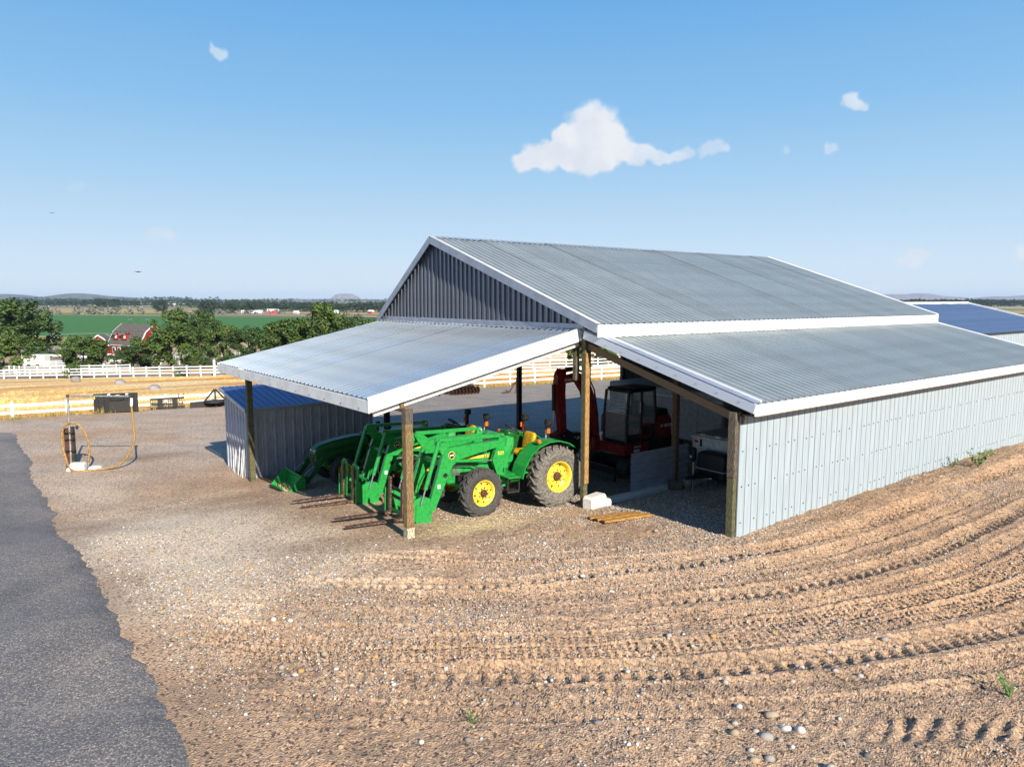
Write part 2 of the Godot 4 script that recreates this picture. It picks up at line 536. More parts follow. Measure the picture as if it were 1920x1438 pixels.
func to_ab(x: float, d: float) -> Vector2:
	var p := Vector2(x, d) - CORNER
	return Vector2(p.x * SA + p.y * CA, -p.x * CA + p.y * SA)

func on(a: float, b: float, up := 0.0) -> Vector3:
	var p := world_ab(a, b)
	return Vector3(p.x, lie(a, b) + up, -p.y)

func land(x: float, d: float, up := 0.0) -> Vector3:
	var q := to_ab(x, d)
	return Vector3(x, lie(q.x, q.y) + up, -d)

func facing(deg: float) -> Basis:      # local x points to the compass bearing deg, 0 being straight away from the photographer
	return Basis(Vector3.UP, PI / 2 - deg_to_rad(deg))

func grid_mesh(xs: Array, ys: Array, height: Callable, place: Callable, color: Callable) -> ArrayMesh:
	var nx := xs.size()
	var ny := ys.size()
	var v := PackedVector3Array()
	var nn := PackedVector3Array()
	var cc := PackedColorArray()
	v.resize(nx * ny)
	nn.resize(nx * ny)
	cc.resize(nx * ny)
	for j in ny:
		for i in nx:
			var h: float = height.call(xs[i], ys[j])
			v[j * nx + i] = place.call(xs[i], ys[j], h)
			cc[j * nx + i] = color.call(xs[i], ys[j])
	for j in ny:
		for i in nx:
			var e := v[j * nx + mini(i + 1, nx - 1)] - v[j * nx + maxi(i - 1, 0)]
			var f := v[mini(j + 1, ny - 1) * nx + i] - v[maxi(j - 1, 0) * nx + i]
			var m := e.cross(f).normalized()
			nn[j * nx + i] = m if m.y > 0 else -m
	var ix := PackedInt32Array()
	ix.resize((nx - 1) * (ny - 1) * 6)
	var k := 0
	for j in ny - 1:
		for i in nx - 1:
			var a := j * nx + i
			for q in [a, a + nx, a + 1, a + 1, a + nx, a + nx + 1]:
				ix[k] = q
				k += 1
	var arr := []
	arr.resize(Mesh.ARRAY_MAX)
	arr[Mesh.ARRAY_VERTEX] = v
	arr[Mesh.ARRAY_NORMAL] = nn
	arr[Mesh.ARRAY_COLOR] = cc
	arr[Mesh.ARRAY_INDEX] = ix
	var m := ArrayMesh.new()
	m.add_surface_from_arrays(Mesh.PRIMITIVE_TRIANGLES, arr)
	return m

func steps(from: float, to: float, by: float) -> Array:
	var r := []
	var n := int(round((to - from) / by))
	for i in n + 1: r.append(from + (to - from) * i / n)
	return r

# earth colours, as matter: tan dirt, pale crushed rock, grey gravel, a rust-brown spill by the hose
func earth(a: float, b: float) -> Color:
	var n1 := lumps.get_noise_2d(a * 6.0, b * 6.0)
	var n2 := lumps.get_noise_2d(a * 22.0 + 50, b * 22.0)
	var n3 := lumps.get_noise_2d(a * 60.0 + 90, b * 60.0)
	var dirt := Color(0.58, 0.415, 0.29)
	var red := Color(0.52, 0.345, 0.22)
	var pale := Color(0.88, 0.76, 0.60)
	var grey := Color(0.66, 0.565, 0.485)
	var c := dirt.lerp(red, clampf(0.45 + n1 * 0.9 + n2 * 0.4, 0, 1))
	var p := exp(-pow((a + 8.3) / 2.6, 2) - pow((b - 3.2) / 5.2, 2)) * 1.5 + n2 * 0.5 + n3 * 0.25 - 0.25
	p = maxf(p, exp(-pow((a + 9.3) / 1.6, 2) - pow((b - 13.0) / 4.0, 2)) * 1.0 + n2 * 0.4 - 0.2)
	c = c.lerp(pale, clampf(p, 0, 1) * 0.9)
	var g := smoothstep(10, 16, b + n1 * 4.0)
	c = c.lerp(grey.lerp(dirt, clampf(0.4 + n2, 0, 1)), g * 0.8)
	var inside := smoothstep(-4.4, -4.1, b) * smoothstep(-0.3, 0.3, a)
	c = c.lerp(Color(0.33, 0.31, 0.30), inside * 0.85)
	var s := exp(-pow((a + 6.3) / 1.5, 2) - pow((b - 16.2) / 1.1, 2)) * 1.3 + n2 * 0.7 + n3 * 0.4
	c = c.lerp(Color(0.30, 0.16, 0.07), clampf(s - 0.35, 0, 0.75))
	var q := exp(-pow((a + 3.2) / 1.6, 2) - pow((b + 0.2) / 0.7, 2)) + n3 * 0.4
	c = c.lerp(Color(0.86, 0.72, 0.48), clampf(q - 0.3, 0, 0.6))
	var v := 1.0 + n3 * 0.22 + n2 * 0.12
	return Color(minf(c.r * v, 1), minf(c.g * v, 1), minf(c.b * v, 1))

func tread(kind: int, u: float, w: float) -> float:
	match kind:
		0:
			var row := floorf((w + 1.0) * 2.5)
			var fw := absf(fposmod((w + 1.0) * 2.5, 1.0) - 0.5)
			var ph := absf(fposmod(u / 0.115 + fmod(row, 2.0) * 0.5, 1.0) - 0.5)
			return -0.042 * smoothstep(0.42, 0.30, fw) * smoothstep(0.38, 0.22, ph)
		1:
			var ph := absf(fposmod(u / 0.21 + absf(w) * 0.75, 1.0) - 0.5)
			return -0.048 * smoothstep(0.36, 0.20, ph) * smoothstep(0.06, 0.16, absf(w) + 0.04)
		2:
			return 0.016 * sin(TAU * u / 0.13 + 1.3 * sin(w * 4.0 + u * 0.8)) - 0.006
		_:
			var ph := absf(fposmod(u / 0.15 + w * 0.8, 1.0) - 0.5)
			return -0.038 * smoothstep(0.38, 0.2, ph)
	return 0.0

const TRACKS := [[-5.5, 0.036, 0.22, 1], [-6.1, 0.037, 0.20, 3], [-6.6, 0.037, 0.20, 2], [-7.1, 0.038, 0.23, 1], [-7.75, 0.038, 0.20, 3], [-8.3, 0.038, 0.22, 0], [-8.8, 0.0385, 0.22, 0], [-9.5, 0.039, 0.26, 1], [-10.2, 0.040, 0.22, 2], [-10.7, 0.040, 0.2, 2], [-4.9, 0.050, 0.22, 2], [-5.6, 0.055, 0.2, 3], [-7.9, 0.062, 0.22, 2], [-9.2, 0.070, 0.24, 2]]

func worked(a: float, b: float) -> float:
	var wa := fine.get_noise_2d(a * 60.0 + 500.0, b * 60.0)
	var h := lumps.get_noise_2d(a * 30.0, b * 30.0) * 0.05 + fine.get_noise_2d(a * 130.0, b * 130.0) * 0.022 + fine.get_noise_2d(a * 420.0, b * 420.0) * 0.020
	var t := 0.0
	var cover := 0.0
	for k in TRACKS:
		var back: float = minf(a - 3.1, 0.0)
		var c: float = k[0] + k[1] * back * back
		var slope: float = 2.0 * k[1] * back
		var w: float = (b - c) / sqrt(1.0 + slope * slope) / k[2]
		if absf(w) < 1.35:
			var fade := clampf(0.8 + 1.5 * lumps.get_noise_2d(a * 14.0 + k[0] * 40.0, b * 8.0), 0.0, 1.0)
			var edge := smoothstep(1.05, 0.85, absf(w))
			var kk: float = 2.0 * k[1]
			var run: float = maxf(a - 3.1, 0.0) + 0.5 * (back * sqrt(1.0 + kk * kk * back * back) + asinh(kk * back) / kk)
			t += (1.2 * tread(k[3], run + k[0] * 0.37 + wa * 0.05, w + wa * 0.10) - 0.010) * edge * fade
			t += 0.008 * exp(-pow((absf(w) - 1.12) / 0.12, 2)) * fade * (1.0 + wa)
			cover = maxf(cover, edge * fade)
	# heavy lug prints crossing towards the lower corner of the yard
	for k in [[-4.1, -9.05, 0.36], [-4.5, -9.85, 0.34]]:
		var u: float = (a - k[0]) * 0.79 - (b - k[1]) * 0.61
		var w: float = ((a - k[0]) * 0.61 + (b - k[1]) * 0.79) / k[2]
		if absf(w) < 1.2 and u < 5.0 and u > -1.2:
			var ph := absf(fposmod(u / 0.26 + absf(w) * 1.1 + wa * 0.35, 1.0) - 0.5)
			var e := smoothstep(1.15, 0.9, absf(w)) * smoothstep(-1.2, -0.8, u)
			t = lerpf(t, -0.042 * smoothstep(0.36, 0.20, ph) + 0.016, e * clampf(0.8 + wa, 0.0, 1.0))
	# graded bank against the long wall
	var bank := 0.13 * exp(-pow((b + 4.9) / 0.55, 2)) * smoothstep(0.2, 2.5, a) * (1.0 + lumps.get_noise_2d(a * 40.0, 3.0))
	return h * (1.0 - 0.35 * cover) + t + bank

const PATCH := [-9.9, 14.6, -11.4, -0.4]

func build_land():
	frame = Transform3D(Basis(Vector3.UP, PI / 2 - TURN), Vector3(CORNER.x, 0, -CORNER.y))
	lumps.noise_type = FastNoiseLite.TYPE_SIMPLEX_SMOOTH
	lumps.frequency = 0.01
	lumps.fractal_octaves = 3
	lumps.seed = 7
	fine.noise_type = FastNoiseLite.TYPE_SIMPLEX_SMOOTH
	fine.frequency = 0.01
	fine.fractal_octaves = 2
	fine.seed = 9
	# the open country, one sheet to the horizon
	var xs := []
	for i in range(60, 0, -1): xs.append(-40.0 - 12.0 * (pow(1.085, i) - 1.0) / 0.085)
	xs.append_array(steps(-40, 40, 1.0))
	for i in range(1, 61): xs.append(40.0 + 12.0 * (pow(1.085, i) - 1.0) / 0.085)
	var ds := steps(-60, 30, 3.0)
	ds.append_array(steps(31, 120, 1.0))
	for i in range(1, 56): ds.append(120.0 + 6.0 * (pow(1.1, i) - 1.0) / 0.1)
	var gh := func(x, d):
		var q := to_ab(x, d)
		var h := lie(q.x, q.y) + lumps.get_noise_2d(x * 3.0, d * 3.0) * 0.35 * smoothstep(34, 50, q.y)
		return h - 0.35 * (1.0 - smoothstep(30.9, 31.6, q.y)) * (1.0 - smoothstep(60, 70, absf(q.x)))
	var gc := func(x, d):
		var q := to_ab(x, d)
		var n1 := lumps.get_noise_2d(q.x * 1.2, q.y * 9.0)
		var n2 := lumps.get_noise_2d(x * 9.0 + 40, d * 12.0)
		var c := Color(0.84, 0.58, 0.21).lerp(Color(0.66, 0.30, 0.055), clampf(0.45 + n1 * 2.2 + n2 * 0.8, 0, 1))
		c = c.lerp(Color(0.92, 0.76, 0.44), clampf(n2 * 1.6 + 0.1 - n1 * 1.5, 0, 0.85))
		var far := smoothstep(102, 135, q.y)
		c = c.lerp(Color(0.50, 0.42, 0.25).lerp(Color(0.42, 0.33, 0.22), clampf(0.5 + n2 * 2.0, 0, 1)), far)
		c = c.lerp(Color(0.22, 0.22, 0.10), smoothstep(500, 900, q.y) * 0.7)
		return c
	structure("ground", grid_mesh(xs, ds, gh, func(x, d, h): return Vector3(x, h, -d), gc), M.dry_grass)
	# gravel yard round the barn
	var yh := func(a, b):
		var h := lie(a, b) + lumps.get_noise_2d(a * 25.0, b * 25.0) * 0.05
		var inset := minf(minf(a - PATCH[0], PATCH[1] - a), minf(b - PATCH[2], PATCH[3] - b))
		h -= 0.16 * smoothstep(0.25, 0.7, inset)
		return h - 0.9 * smoothstep(30.6, 31.4, b)
	var as_ := steps(-34, 60, 0.32)
	var bs := steps(-32, 31.4, 0.32)
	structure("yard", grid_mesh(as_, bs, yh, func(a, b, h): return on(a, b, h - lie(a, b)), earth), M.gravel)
	# churned dirt before the barn
	var ph := func(a, b):
		var inset := minf(minf(a - PATCH[0], PATCH[1] - a), minf(b - PATCH[2], PATCH[3] - b))
		var k := smoothstep(0.0, 0.8, inset)
		return lie(a, b) + lerpf(lumps.get_noise_2d(a * 25.0, b * 25.0) * 0.05 + 0.004, worked(a, b) + 0.02, k)
	var pa := steps(PATCH[0], PATCH[1], 0.031)
	var pb := steps(PATCH[2], PATCH[3], 0.031)
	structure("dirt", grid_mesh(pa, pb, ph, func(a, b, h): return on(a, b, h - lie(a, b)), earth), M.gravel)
	# road along the yard, its broken edge runs beside the barn's end
	var rc := func(a, b):
		var n := lumps.get_noise_2d(a * 20.0, b * 20.0)
		var n2 := fine.get_noise_2d(a * 60.0, b * 60.0)
		var c := Color(0.97, 0.93, 0.89) * (0.88 + 0.2 * n + 0.14 * n2)
		var dust := exp(-pow((a + 10.9) / 0.55, 2)) + n2 * 0.5 + n * 0.6
		return c.lerp(Color(1.0, 0.92, 0.82), clampf(dust - 0.45, 0, 0.5))
	var rx := steps(-16.0, 0.0, 0.16)
	var rb := steps(-30, 26.4, 0.12)
	var place := func(s, b, h):
		var edge := -10.25 + 0.30 * lumps.get_noise_2d(b * 16.0, 7.0) + 0.09 * fine.get_noise_2d(b * 120.0, 3.0) + 0.05 * fine.get_noise_2d(b * 420.0, 9.0) - 0.5 * smoothstep(4, 18, b) * 0.0
		edge -= smoothstep(24.3, 26.4, b) * 6.0 * pow(clampf((b - 24.3) / 2.1, 0, 1), 2.0)
		var a: float = edge + s
		return on(a, b, h - lie(-10.25 + s, b) + (lie(-10.25 + s, b) - lie(a, b)) * 0.0)
	var rh := func(s, b): return lie(-10.25 + s, b) + 0.075 - 0.10 * smoothstep(-0.22, 0.0, s) + lumps.get_noise_2d((s - 10.25) * 25.0, b * 25.0) * 0.05 - 0.14 * smoothstep(25.8, 26.4, b)
	structure("road", grid_mesh(rx, rb, rh, place, func(s, b): return rc.call(-10.25 + s, b)), M.asphalt)

func field(called: String, corners: Array, material: Material, up := 0.25, nu := 16, nv := 10):
	var g := G.new()
	for i in nu:
		for j in nv:
			var p := []
			for q in [[0, 0], [1, 0], [1, 1], [0, 1]]:
				var u := float(i + q[0]) / nu
				var w := float(j + q[1]) / nv
				var e: Vector2 = corners[0].lerp(corners[1], u).lerp(corners[3].lerp(corners[2], u), w)
				p.append(land(e.x, e.y, up))
			g.quad(p[0], p[1], p[2], p[3])
	structure(called, g, material)

# ---------- the pole barn ----------
func cst(x: float) -> Callable:
	return func(_q): return x

# lays ribbed sheets side by side; each sheet is a part of its own
func lay_sheets(called: String, parent: Node3D, xf: Transform3D, x0: float, x1: float, low: Callable, top: Callable, mats: Array, h := 0.019, segs := 1, wob := 0.0, pitch := 0.2286):
	var w := 0.9144
	var x := x0
	var i := 0
	while x < x1 - 0.02:
		var e := minf(x + w + 0.02, x1)
		var g := G.new()
		var tilt := Basis(Vector3.RIGHT, rng.randf_range(-0.0016, 0.0016)) * Basis(Vector3.UP, rng.randf_range(-0.0025, 0.0025))
		g.xf = Transform3D(tilt, Vector3(0, 0, 0.0018 * (i % 2)))
		var cx := (x + e) * 0.5
		g.xf = Transform3D(Basis(), Vector3(cx, 0, 0)) * g.xf * Transform3D(Basis(), Vector3(-cx, 0, 0))
		g.ribbed(x, e, low, top, h, pitch, segs, wob)
		part(called, g, mats[rng.randi() % mats.size()], parent, xf)
		x += w
		i += 1

func beam(g: G, p: Vector3, q: Vector3, wide: float, tall: float, ch := 0.0):
	var d := (q - p)
	var z := d.normalized()
	var up := Vector3.UP if absf(z.y) < 0.95 else Vector3.RIGHT
	var x := up.cross(z).normalized()
	var y := z.cross(x)
	g.box((p + q) * 0.5, Vector3(wide, tall, d.length()), ch, Basis(x, y, z))

func screws(called: String, parent: Node3D, pts: Array, out: Vector3, mat_: Material):
	for p in pts:
		var g := G.new()
		g.lathe([Vector2(0.016, 0), Vector2(0.016, 0.003), Vector2(0.008, 0.004), Vector2(0.008, 0.010), Vector2(0, 0.011)], 6)
		var y := out.normalized()
		var x := Vector3.RIGHT if absf(y.x) < 0.9 else Vector3.BACK
		var z := x.cross(y).normalized()
		x = y.cross(z)
		part(called, g, mat_, parent, Transform3D(Basis(x, y, z), p))

func post(parent: Node3D, a: float, b: float, top: float, m: Material, wide := 0.15, below := 0.5):
	var foot := lie(a, b) - below
	var g := G.new()
	g.box(Vector3(0, (top - foot) * 0.5, 0), Vector3(wide, top - foot, wide), 0.008)
	return part("post", g, m, parent, Transform3D(Basis(), Vector3(a, foot, -b)))

func build_barn():
	var t := thing("pole_barn", "open-sided pole barn of ribbed galvanised steel with white trim", "barn", frame)
	var roofs := [M.bright_roof_0, M.bright_roof_1, M.bright_roof_2, M.bright_roof_0, M.bright_roof_3]
	var main := [M.galvanised_roof_0, M.galvanised_roof_2]
	var slope := func(lowp: Vector3, highp: Vector3, across: Vector3):
		var y := (highp - lowp).normalized()
		return Transform3D(Basis(across, y, across.cross(y).normalized()), lowp)
	# main roof
	var len_r := Vector3(0, 6.91 - 4.42, 7.35).length()
	lay_sheets("roof_sheet", t, slope.call(Vector3(0, 4.42, 0.6), Vector3(0, 6.91, -6.75), Vector3.RIGHT), -0.2, 17.86, cst(0), cst(len_r), main, 0.042, 3, 0.0004)
	var len_l := Vector2(6.91 - 4.42, 10.29 - 6.75).length()
	lay_sheets("roof_sheet", t, slope.call(Vector3(0, 4.42, -10.29), Vector3(0, 6.91, -6.75), Vector3.LEFT), -17.86, 0.2, cst(0), cst(len_l), main, 0.042, 2, 0.0015)
	# lean-to across the gable end
	var len_e := Vector2(5.63, 4.28 - 3.06).length()
	lay_sheets("roof_sheet", t, slope.call(Vector3(-5.63, 3.06, 0), Vector3(0, 4.28, 0), Vector3.BACK), -10.26, -0.105, cst(0), cst(len_e), roofs, 0.040, 4, 0.0005)
	# lean-to along the side
	var len_s := Vector2(4.73, 4.26 - 3.03).length()
	lay_sheets("roof_sheet", t, slope.call(Vector3(0, 3.03, 4.73), Vector3(0, 4.26, 0), Vector3.RIGHT), -0.05, 17.86, cst(0), cst(len_s), main, 0.042, 3, 0.0004)
	# gable wall
	var gable_top := func(x):
		var b: float = -x
		return (4.42 + (b + 0.6) * (6.91 - 4.42) / 7.35 if b < 6.75 else 6.91 - (b - 6.75) * (6.91 - 4.42) / 3.54) - 0.03
	lay_sheets("gable_sheet", t, Transform3D(Basis(Vector3.BACK, Vector3.UP, Vector3.LEFT), Vector3(-0.02, 0, 0)), -10.4, 0.2, cst(4.2), gable_top, [M.galvanised_wall], 0.048)
	# inside of the gable and the end wall beyond
	lay_sheets("end_wall_sheet", t, Transform3D(Basis(Vector3.FORWARD, Vector3.UP, Vector3.RIGHT), Vector3(17.6, 0, 0)), 0.0, 10.3, cst(-1.2), func(x): return gable_top.call(-x), [M.galvanised_wall], 0.019)
	lay_sheets("end_wall_sheet", t, Transform3D(Basis(Vector3.FORWARD, Vector3.UP, Vector3.RIGHT), Vector3(17.6, 0, 0)), -4.33, 0.0, cst(-0.4), func(x): return 4.2 + x * 0.26, [M.galvanised_wall], 0.019)
	# back wall of the far bays
	lay_sheets("back_wall_sheet", t, Transform3D(Basis(Vector3.LEFT, Vector3.UP, Vector3.FORWARD), Vector3(0, 0, -10.32)), -17.6, -12.0, cst(-1.4), cst(4.40), [M.pale_siding], 0.019)
	# long pale side wall
	lay_sheets("siding_sheet", t, Transform3D(Basis(Vector3.RIGHT, Vector3.UP, Vector3.BACK), Vector3(0, 0, 4.36)), 0.02, 17.6, cst(-0.1), cst(2.745), [M.pale_siding], -0.022)
	var pts := []
	for i in 20:
		for k in 4:
			for y in [0.62, 1.35, 2.05]:
				if (k + i) % 2 == 0 or rng.randf() < 0.3:
					pts.append(Vector3(0.12 + i * 0.9144 + k * 0.2286, y + rng.randf_range(-0.01, 0.01), 4.366))
	screws("screw", t, pts, Vector3.BACK, M.dark_steel)
	# ridge cap
	var g := G.new()
	var e1 := Vector3(0, 6.91, -6.75)
	for sgn in [1, -1]:
		var dir: Vector3 = Vector3(0, -2.49, 7.35).normalized() if sgn > 0 else Vector3(0, -2.49, -3.54).normalized()
		var nrm := Vector3.RIGHT.cross(dir) if sgn < 0 else dir.cross(Vector3.RIGHT)
		if nrm.y < 0: nrm = -nrm
		var p := e1 + Vector3(0, 0.035, 0)
		g.quad(p + Vector3(-0.22, 0, 0), p + Vector3(17.9, 0, 0), p + dir * 0.2 + Vector3(17.9, 0, 0), p + dir * 0.2 + Vector3(-0.22, 0, 0))
	part("ridge_cap", g, M.galvanised_trim, t)
	# fascia boards, rake trims and flashings
	var white: Material = M.white_trim
	var trim: Material = M.galvanised_trim
	var bd := func(called, p, q, wide, tall, m):
		var h := G.new()
		beam(h, p, q, wide, tall, 0.004)
		part(called, h, m, t)
	bd.call("eave_fascia", Vector3(-0.22, 4.275, 0.63), Vector3(17.9, 4.275, 0.63), 0.035, 0.29, white)
	bd.call("eave_fascia", Vector3(-0.22, 4.30, -10.33), Vector3(17.9, 4.30, -10.33), 0.035, 0.22, trim)
	bd.call("rake_trim", Vector3(-0.225, 4.33, 0.62), Vector3(-0.225, 6.82, -6.75), 0.03, 0.2, trim)
	bd.call("rake_trim", Vector3(-0.225, 4.33, -10.31), Vector3(-0.225, 6.82, -6.75), 0.03, 0.2, trim)
	bd.call("rake_flange", Vector3(-0.17, 4.455, 0.62), Vector3(-0.17, 6.945, -6.75), 0.13, 0.006, white)
	bd.call("rake_flange", Vector3(-0.17, 4.455, -10.31), Vector3(-0.17, 6.945, -6.75), 0.13, 0.006, white)
	bd.call("rake_trim", Vector3(17.89, 4.36, 0.62), Vector3(17.89, 6.85, -6.75), 0.03, 0.2, white)
	bd.call("rake_flange", Vector3(17.82, 4.462, 0.62), Vector3(17.82, 6.952, -6.75), 0.16, 0.03, white)
	bd.call("rake_trim", Vector3(17.89, 2.98, 4.74), Vector3(17.89, 4.21, 0), 0.03, 0.2, white)
	bd.call("rake_flange", Vector3(17.82, 3.075, 4.74), Vector3(17.82, 4.305, 0), 0.16, 0.03, white)
	bd.call("wall_flashing", Vector3(-0.065, 4.345, 0.0), Vector3(-0.065, 4.345, -10.35), 0.03, 0.17, trim)
	bd.call("wall_flashing", Vector3(-0.12, 4.275, 0.0), Vector3(-0.12, 4.275, -10.35), 0.16, 0.012, trim)
	bd.call("rake_fascia", Vector3(0.0, 4.19, -0.09), Vector3(-5.66, 2.963, -0.09), 0.035, 0.31, white)
	bd.call("rake_fascia", Vector3(0.0, 4.17, -10.28), Vector3(-5.66, 2.945, -10.28), 0.035, 0.26, white)
	bd.call("eave_fascia", Vector3(-5.66, 2.925, -0.07), Vector3(-5.66, 2.925, -10.29), 0.035, 0.25, white)
	bd.call("eave_fascia", Vector3(-0.06, 2.915, 4.715), Vector3(17.9, 2.915, 4.715), 0.035, 0.225, white)
	bd.call("rake_fascia", Vector3(-0.075, 4.17, 0.02), Vector3(-0.075, 2.948, 4.735), 0.035, 0.19, M.pale_trim)
	bd.call("rake_flange", Vector3(0.0, 4.295, 0.02), Vector3(0.0, 3.068, 4.735), 0.19, 0.012, trim)
	bd.call("rake_flange", Vector3(0.115, 4.31, 0.02), Vector3(0.115, 3.083, 4.735), 0.05, 0.035, white)
	bd.call("eave_blocking", Vector3(0.0, 2.93, 4.60), Vector3(17.6, 2.93, 4.60), 0.04, 0.27, M.rough_beam)
	bd.call("eave_soffit", Vector3(0.0, 2.79, 4.56), Vector3(17.6, 2.79, 4.56), 0.32, 0.02, M.rough_beam)
	# fascia fixings on the shaded eave
	var fx := []
	for i in 12:
		fx.append(Vector3(-5.68, 2.86, -0.5 - i * 0.85))
	screws("screw", t, fx, Vector3.LEFT, M.dark_steel)
	fx = []
	for i in 9:
		var f := 0.05 + i * 0.11
		fx.append(Vector3(-0.095, 4.15 - f * 1.18, 0.02 + f * 4.7))
	screws("screw", t, fx, Vector3.LEFT, M.steel)
	fx = []
	for i in 8:
		fx.append(Vector3(-0.085, 4.35, -0.9 - i * 1.2))
	screws("screw", t, fx, Vector3.LEFT, M.steel)
	# roof screws catch the light
	fx = []
	for i in 22:
		for k in 3:
			var f: float = [0.12, 0.5, 0.86][k]
			fx.append(Vector3(0.48 + i * 0.8, 3.03 + 1.23 * f + 0.02, 4.73 * (1.0 - f)))
	screws("screw", t, fx, Vector3(0, 1, 0.22), M.steel)
	# purlins and rafters under the roofs
	for i in 6:
		var f := 0.06 + i * 0.175
		bd.call("purlin", Vector3(-5.55 + 5.63 * f, 2.985 + 1.22 * f, -0.2), Vector3(-5.55 + 5.63 * f, 2.985 + 1.22 * f, -10.15), 0.05, 0.10, M.rough_beam)
	for i in 5:
		var f := 0.06 + i * 0.2
		bd.call("purlin", Vector3(0.1, 2.95 + 1.2 * f, 4.6 - 4.6 * f), Vector3(17.5, 2.95 + 1.2 * f, 4.6 - 4.6 * f), 0.05, 0.09, M.rough_beam)
	for i in 9:
		var f := 0.04 + i * 0.115
		bd.call("purlin", Vector3(0.05, 4.35 + 2.49 * f, 0.5 - 7.2 * f), Vector3(17.5, 4.35 + 2.49 * f, 0.5 - 7.2 * f), 0.05, 0.09, M.rough_beam)
	# header beams
	bd.call("header_beam", Vector3(-4.87, 2.86, -0.18), Vector3(-4.87, 2.86, -10.2), 0.09, 0.22, M.rough_beam)
	bd.call("header_beam", Vector3(0.1, 4.0, -0.02), Vector3(0.1, 4.0, -10.2), 0.09, 0.28, M.rough_beam)
	bd.call("header_beam", Vector3(0.1, 3.98, -0.05), Vector3(17.5, 3.98, -0.05), 0.09, 0.26, M.rough_beam)
	bd.call("header_beam", Vector3(0.1, 4.05, -10.2), Vector3(17.5, 4.05, -10.2), 0.09, 0.28, M.rough_beam)
	bd.call("rafter", Vector3(-5.5, 2.80, -0.26), Vector3(0, 3.98, -0.26), 0.05, 0.2, M.white_paint)
	bd.call("rafter", Vector3(-5.5, 2.80, -5.2), Vector3(0, 3.98, -5.2), 0.05, 0.18, M.rough_beam)
	bd.call("rafter", Vector3(0.06, 2.66, 4.4), Vector3(0.06, 3.9, 0), 0.05, 0.16, M.rough_beam)
	# posts
	var po: Node3D = post(t, -4.87, 0.0, 2.86, M.treated_post, 0.165)
	part("post_foot", G.new().box(Vector3(0, 0, 0), Vector3(0.172, 0.62, 0.172), 0.006), M.limed_wood, po, Transform3D(Basis(), Vector3(0, 0.42, 0)))
	part("post_head", G.new().box(Vector3(0, 0, 0), Vector3(0.171, 0.33, 0.171), 0.006), M.old_post, po, Transform3D(Basis(), Vector3(0, 3.02, 0)))
	var bolts := []
	for y in [0.95, 1.55, 2.2]: bolts.append(Vector3(-4.87 + rng.randf_range(-0.03, 0.03), y, 0.083))
	screws("bolt", t, bolts, Vector3.BACK, M.steel)
	var p2: Node3D = post(t, -4.87, 9.95, 2.86, M.green_post, 0.165)
	post(t, 0.0, 0.0, 4.15, M.green_post, 0.13)
	part("post_facing", G.new().box(Vector3(0.0, 1.72, 0.083), Vector3(0.132, 3.2, 0.035), 0.006), M.fresh_post, t, Transform3D(Basis(), Vector3(0.0, 0.42, 0)))
	part("knee_block", G.new().box(Vector3(0.20, 3.55, -0.14), Vector3(0.14, 1.2, 0.14), 0.01), M.old_post, t)
	part("knee_block", G.new().box(Vector3(-0.02, 3.6, -0.30), Vector3(0.12, 1.1, 0.12), 0.01), M.old_post, t)
	var p3: Node3D = post(t, 0.0, -4.24, 1.68, M.green_post, 0.16)
	part("post_splice", G.new().box(Vector3(0, 0, 0), Vector3(0.175, 1.3, 0.175), 0.01), M.old_post, p3, Transform3D(Basis(), Vector3(0, 2.36, 0)))
	for a in [3.4, 7.2, 11.0, 14.6]:
		post(t, a, 0.0, 4.0, M.rough_beam, 0.15)
	for a in [0.0, 6.0, 12.0, 17.5]:
		post(t, a, 10.2, 4.3, M.dark_post if a < 10 else M.old_post, 0.17)
	for a in [3.6, 7.2, 10.8, 14.4, 17.4]:
		post(t, a, -4.24, 2.85, M.old_post, 0.14)
	# concrete footing at the corner post
	part("footing", G.new().box(Vector3(0.16, 0.06, 0.22), Vector3(0.62, 0.42, 0.34), 0.05, Basis(Vector3.UP, 0.2)), M.concrete, t)
	part("footing", G.new().box(Vector3(0.52, -0.02, 0.2), Vector3(0.34, 0.28, 0.3), 0.05, Basis(Vector3.UP, -0.3)), M.concrete, t)
	part("grade_beam", G.new().box(Vector3(2.4, -0.02, 0.12), Vector3(4.4, 0.16, 0.26), 0.02), M.concrete, t)

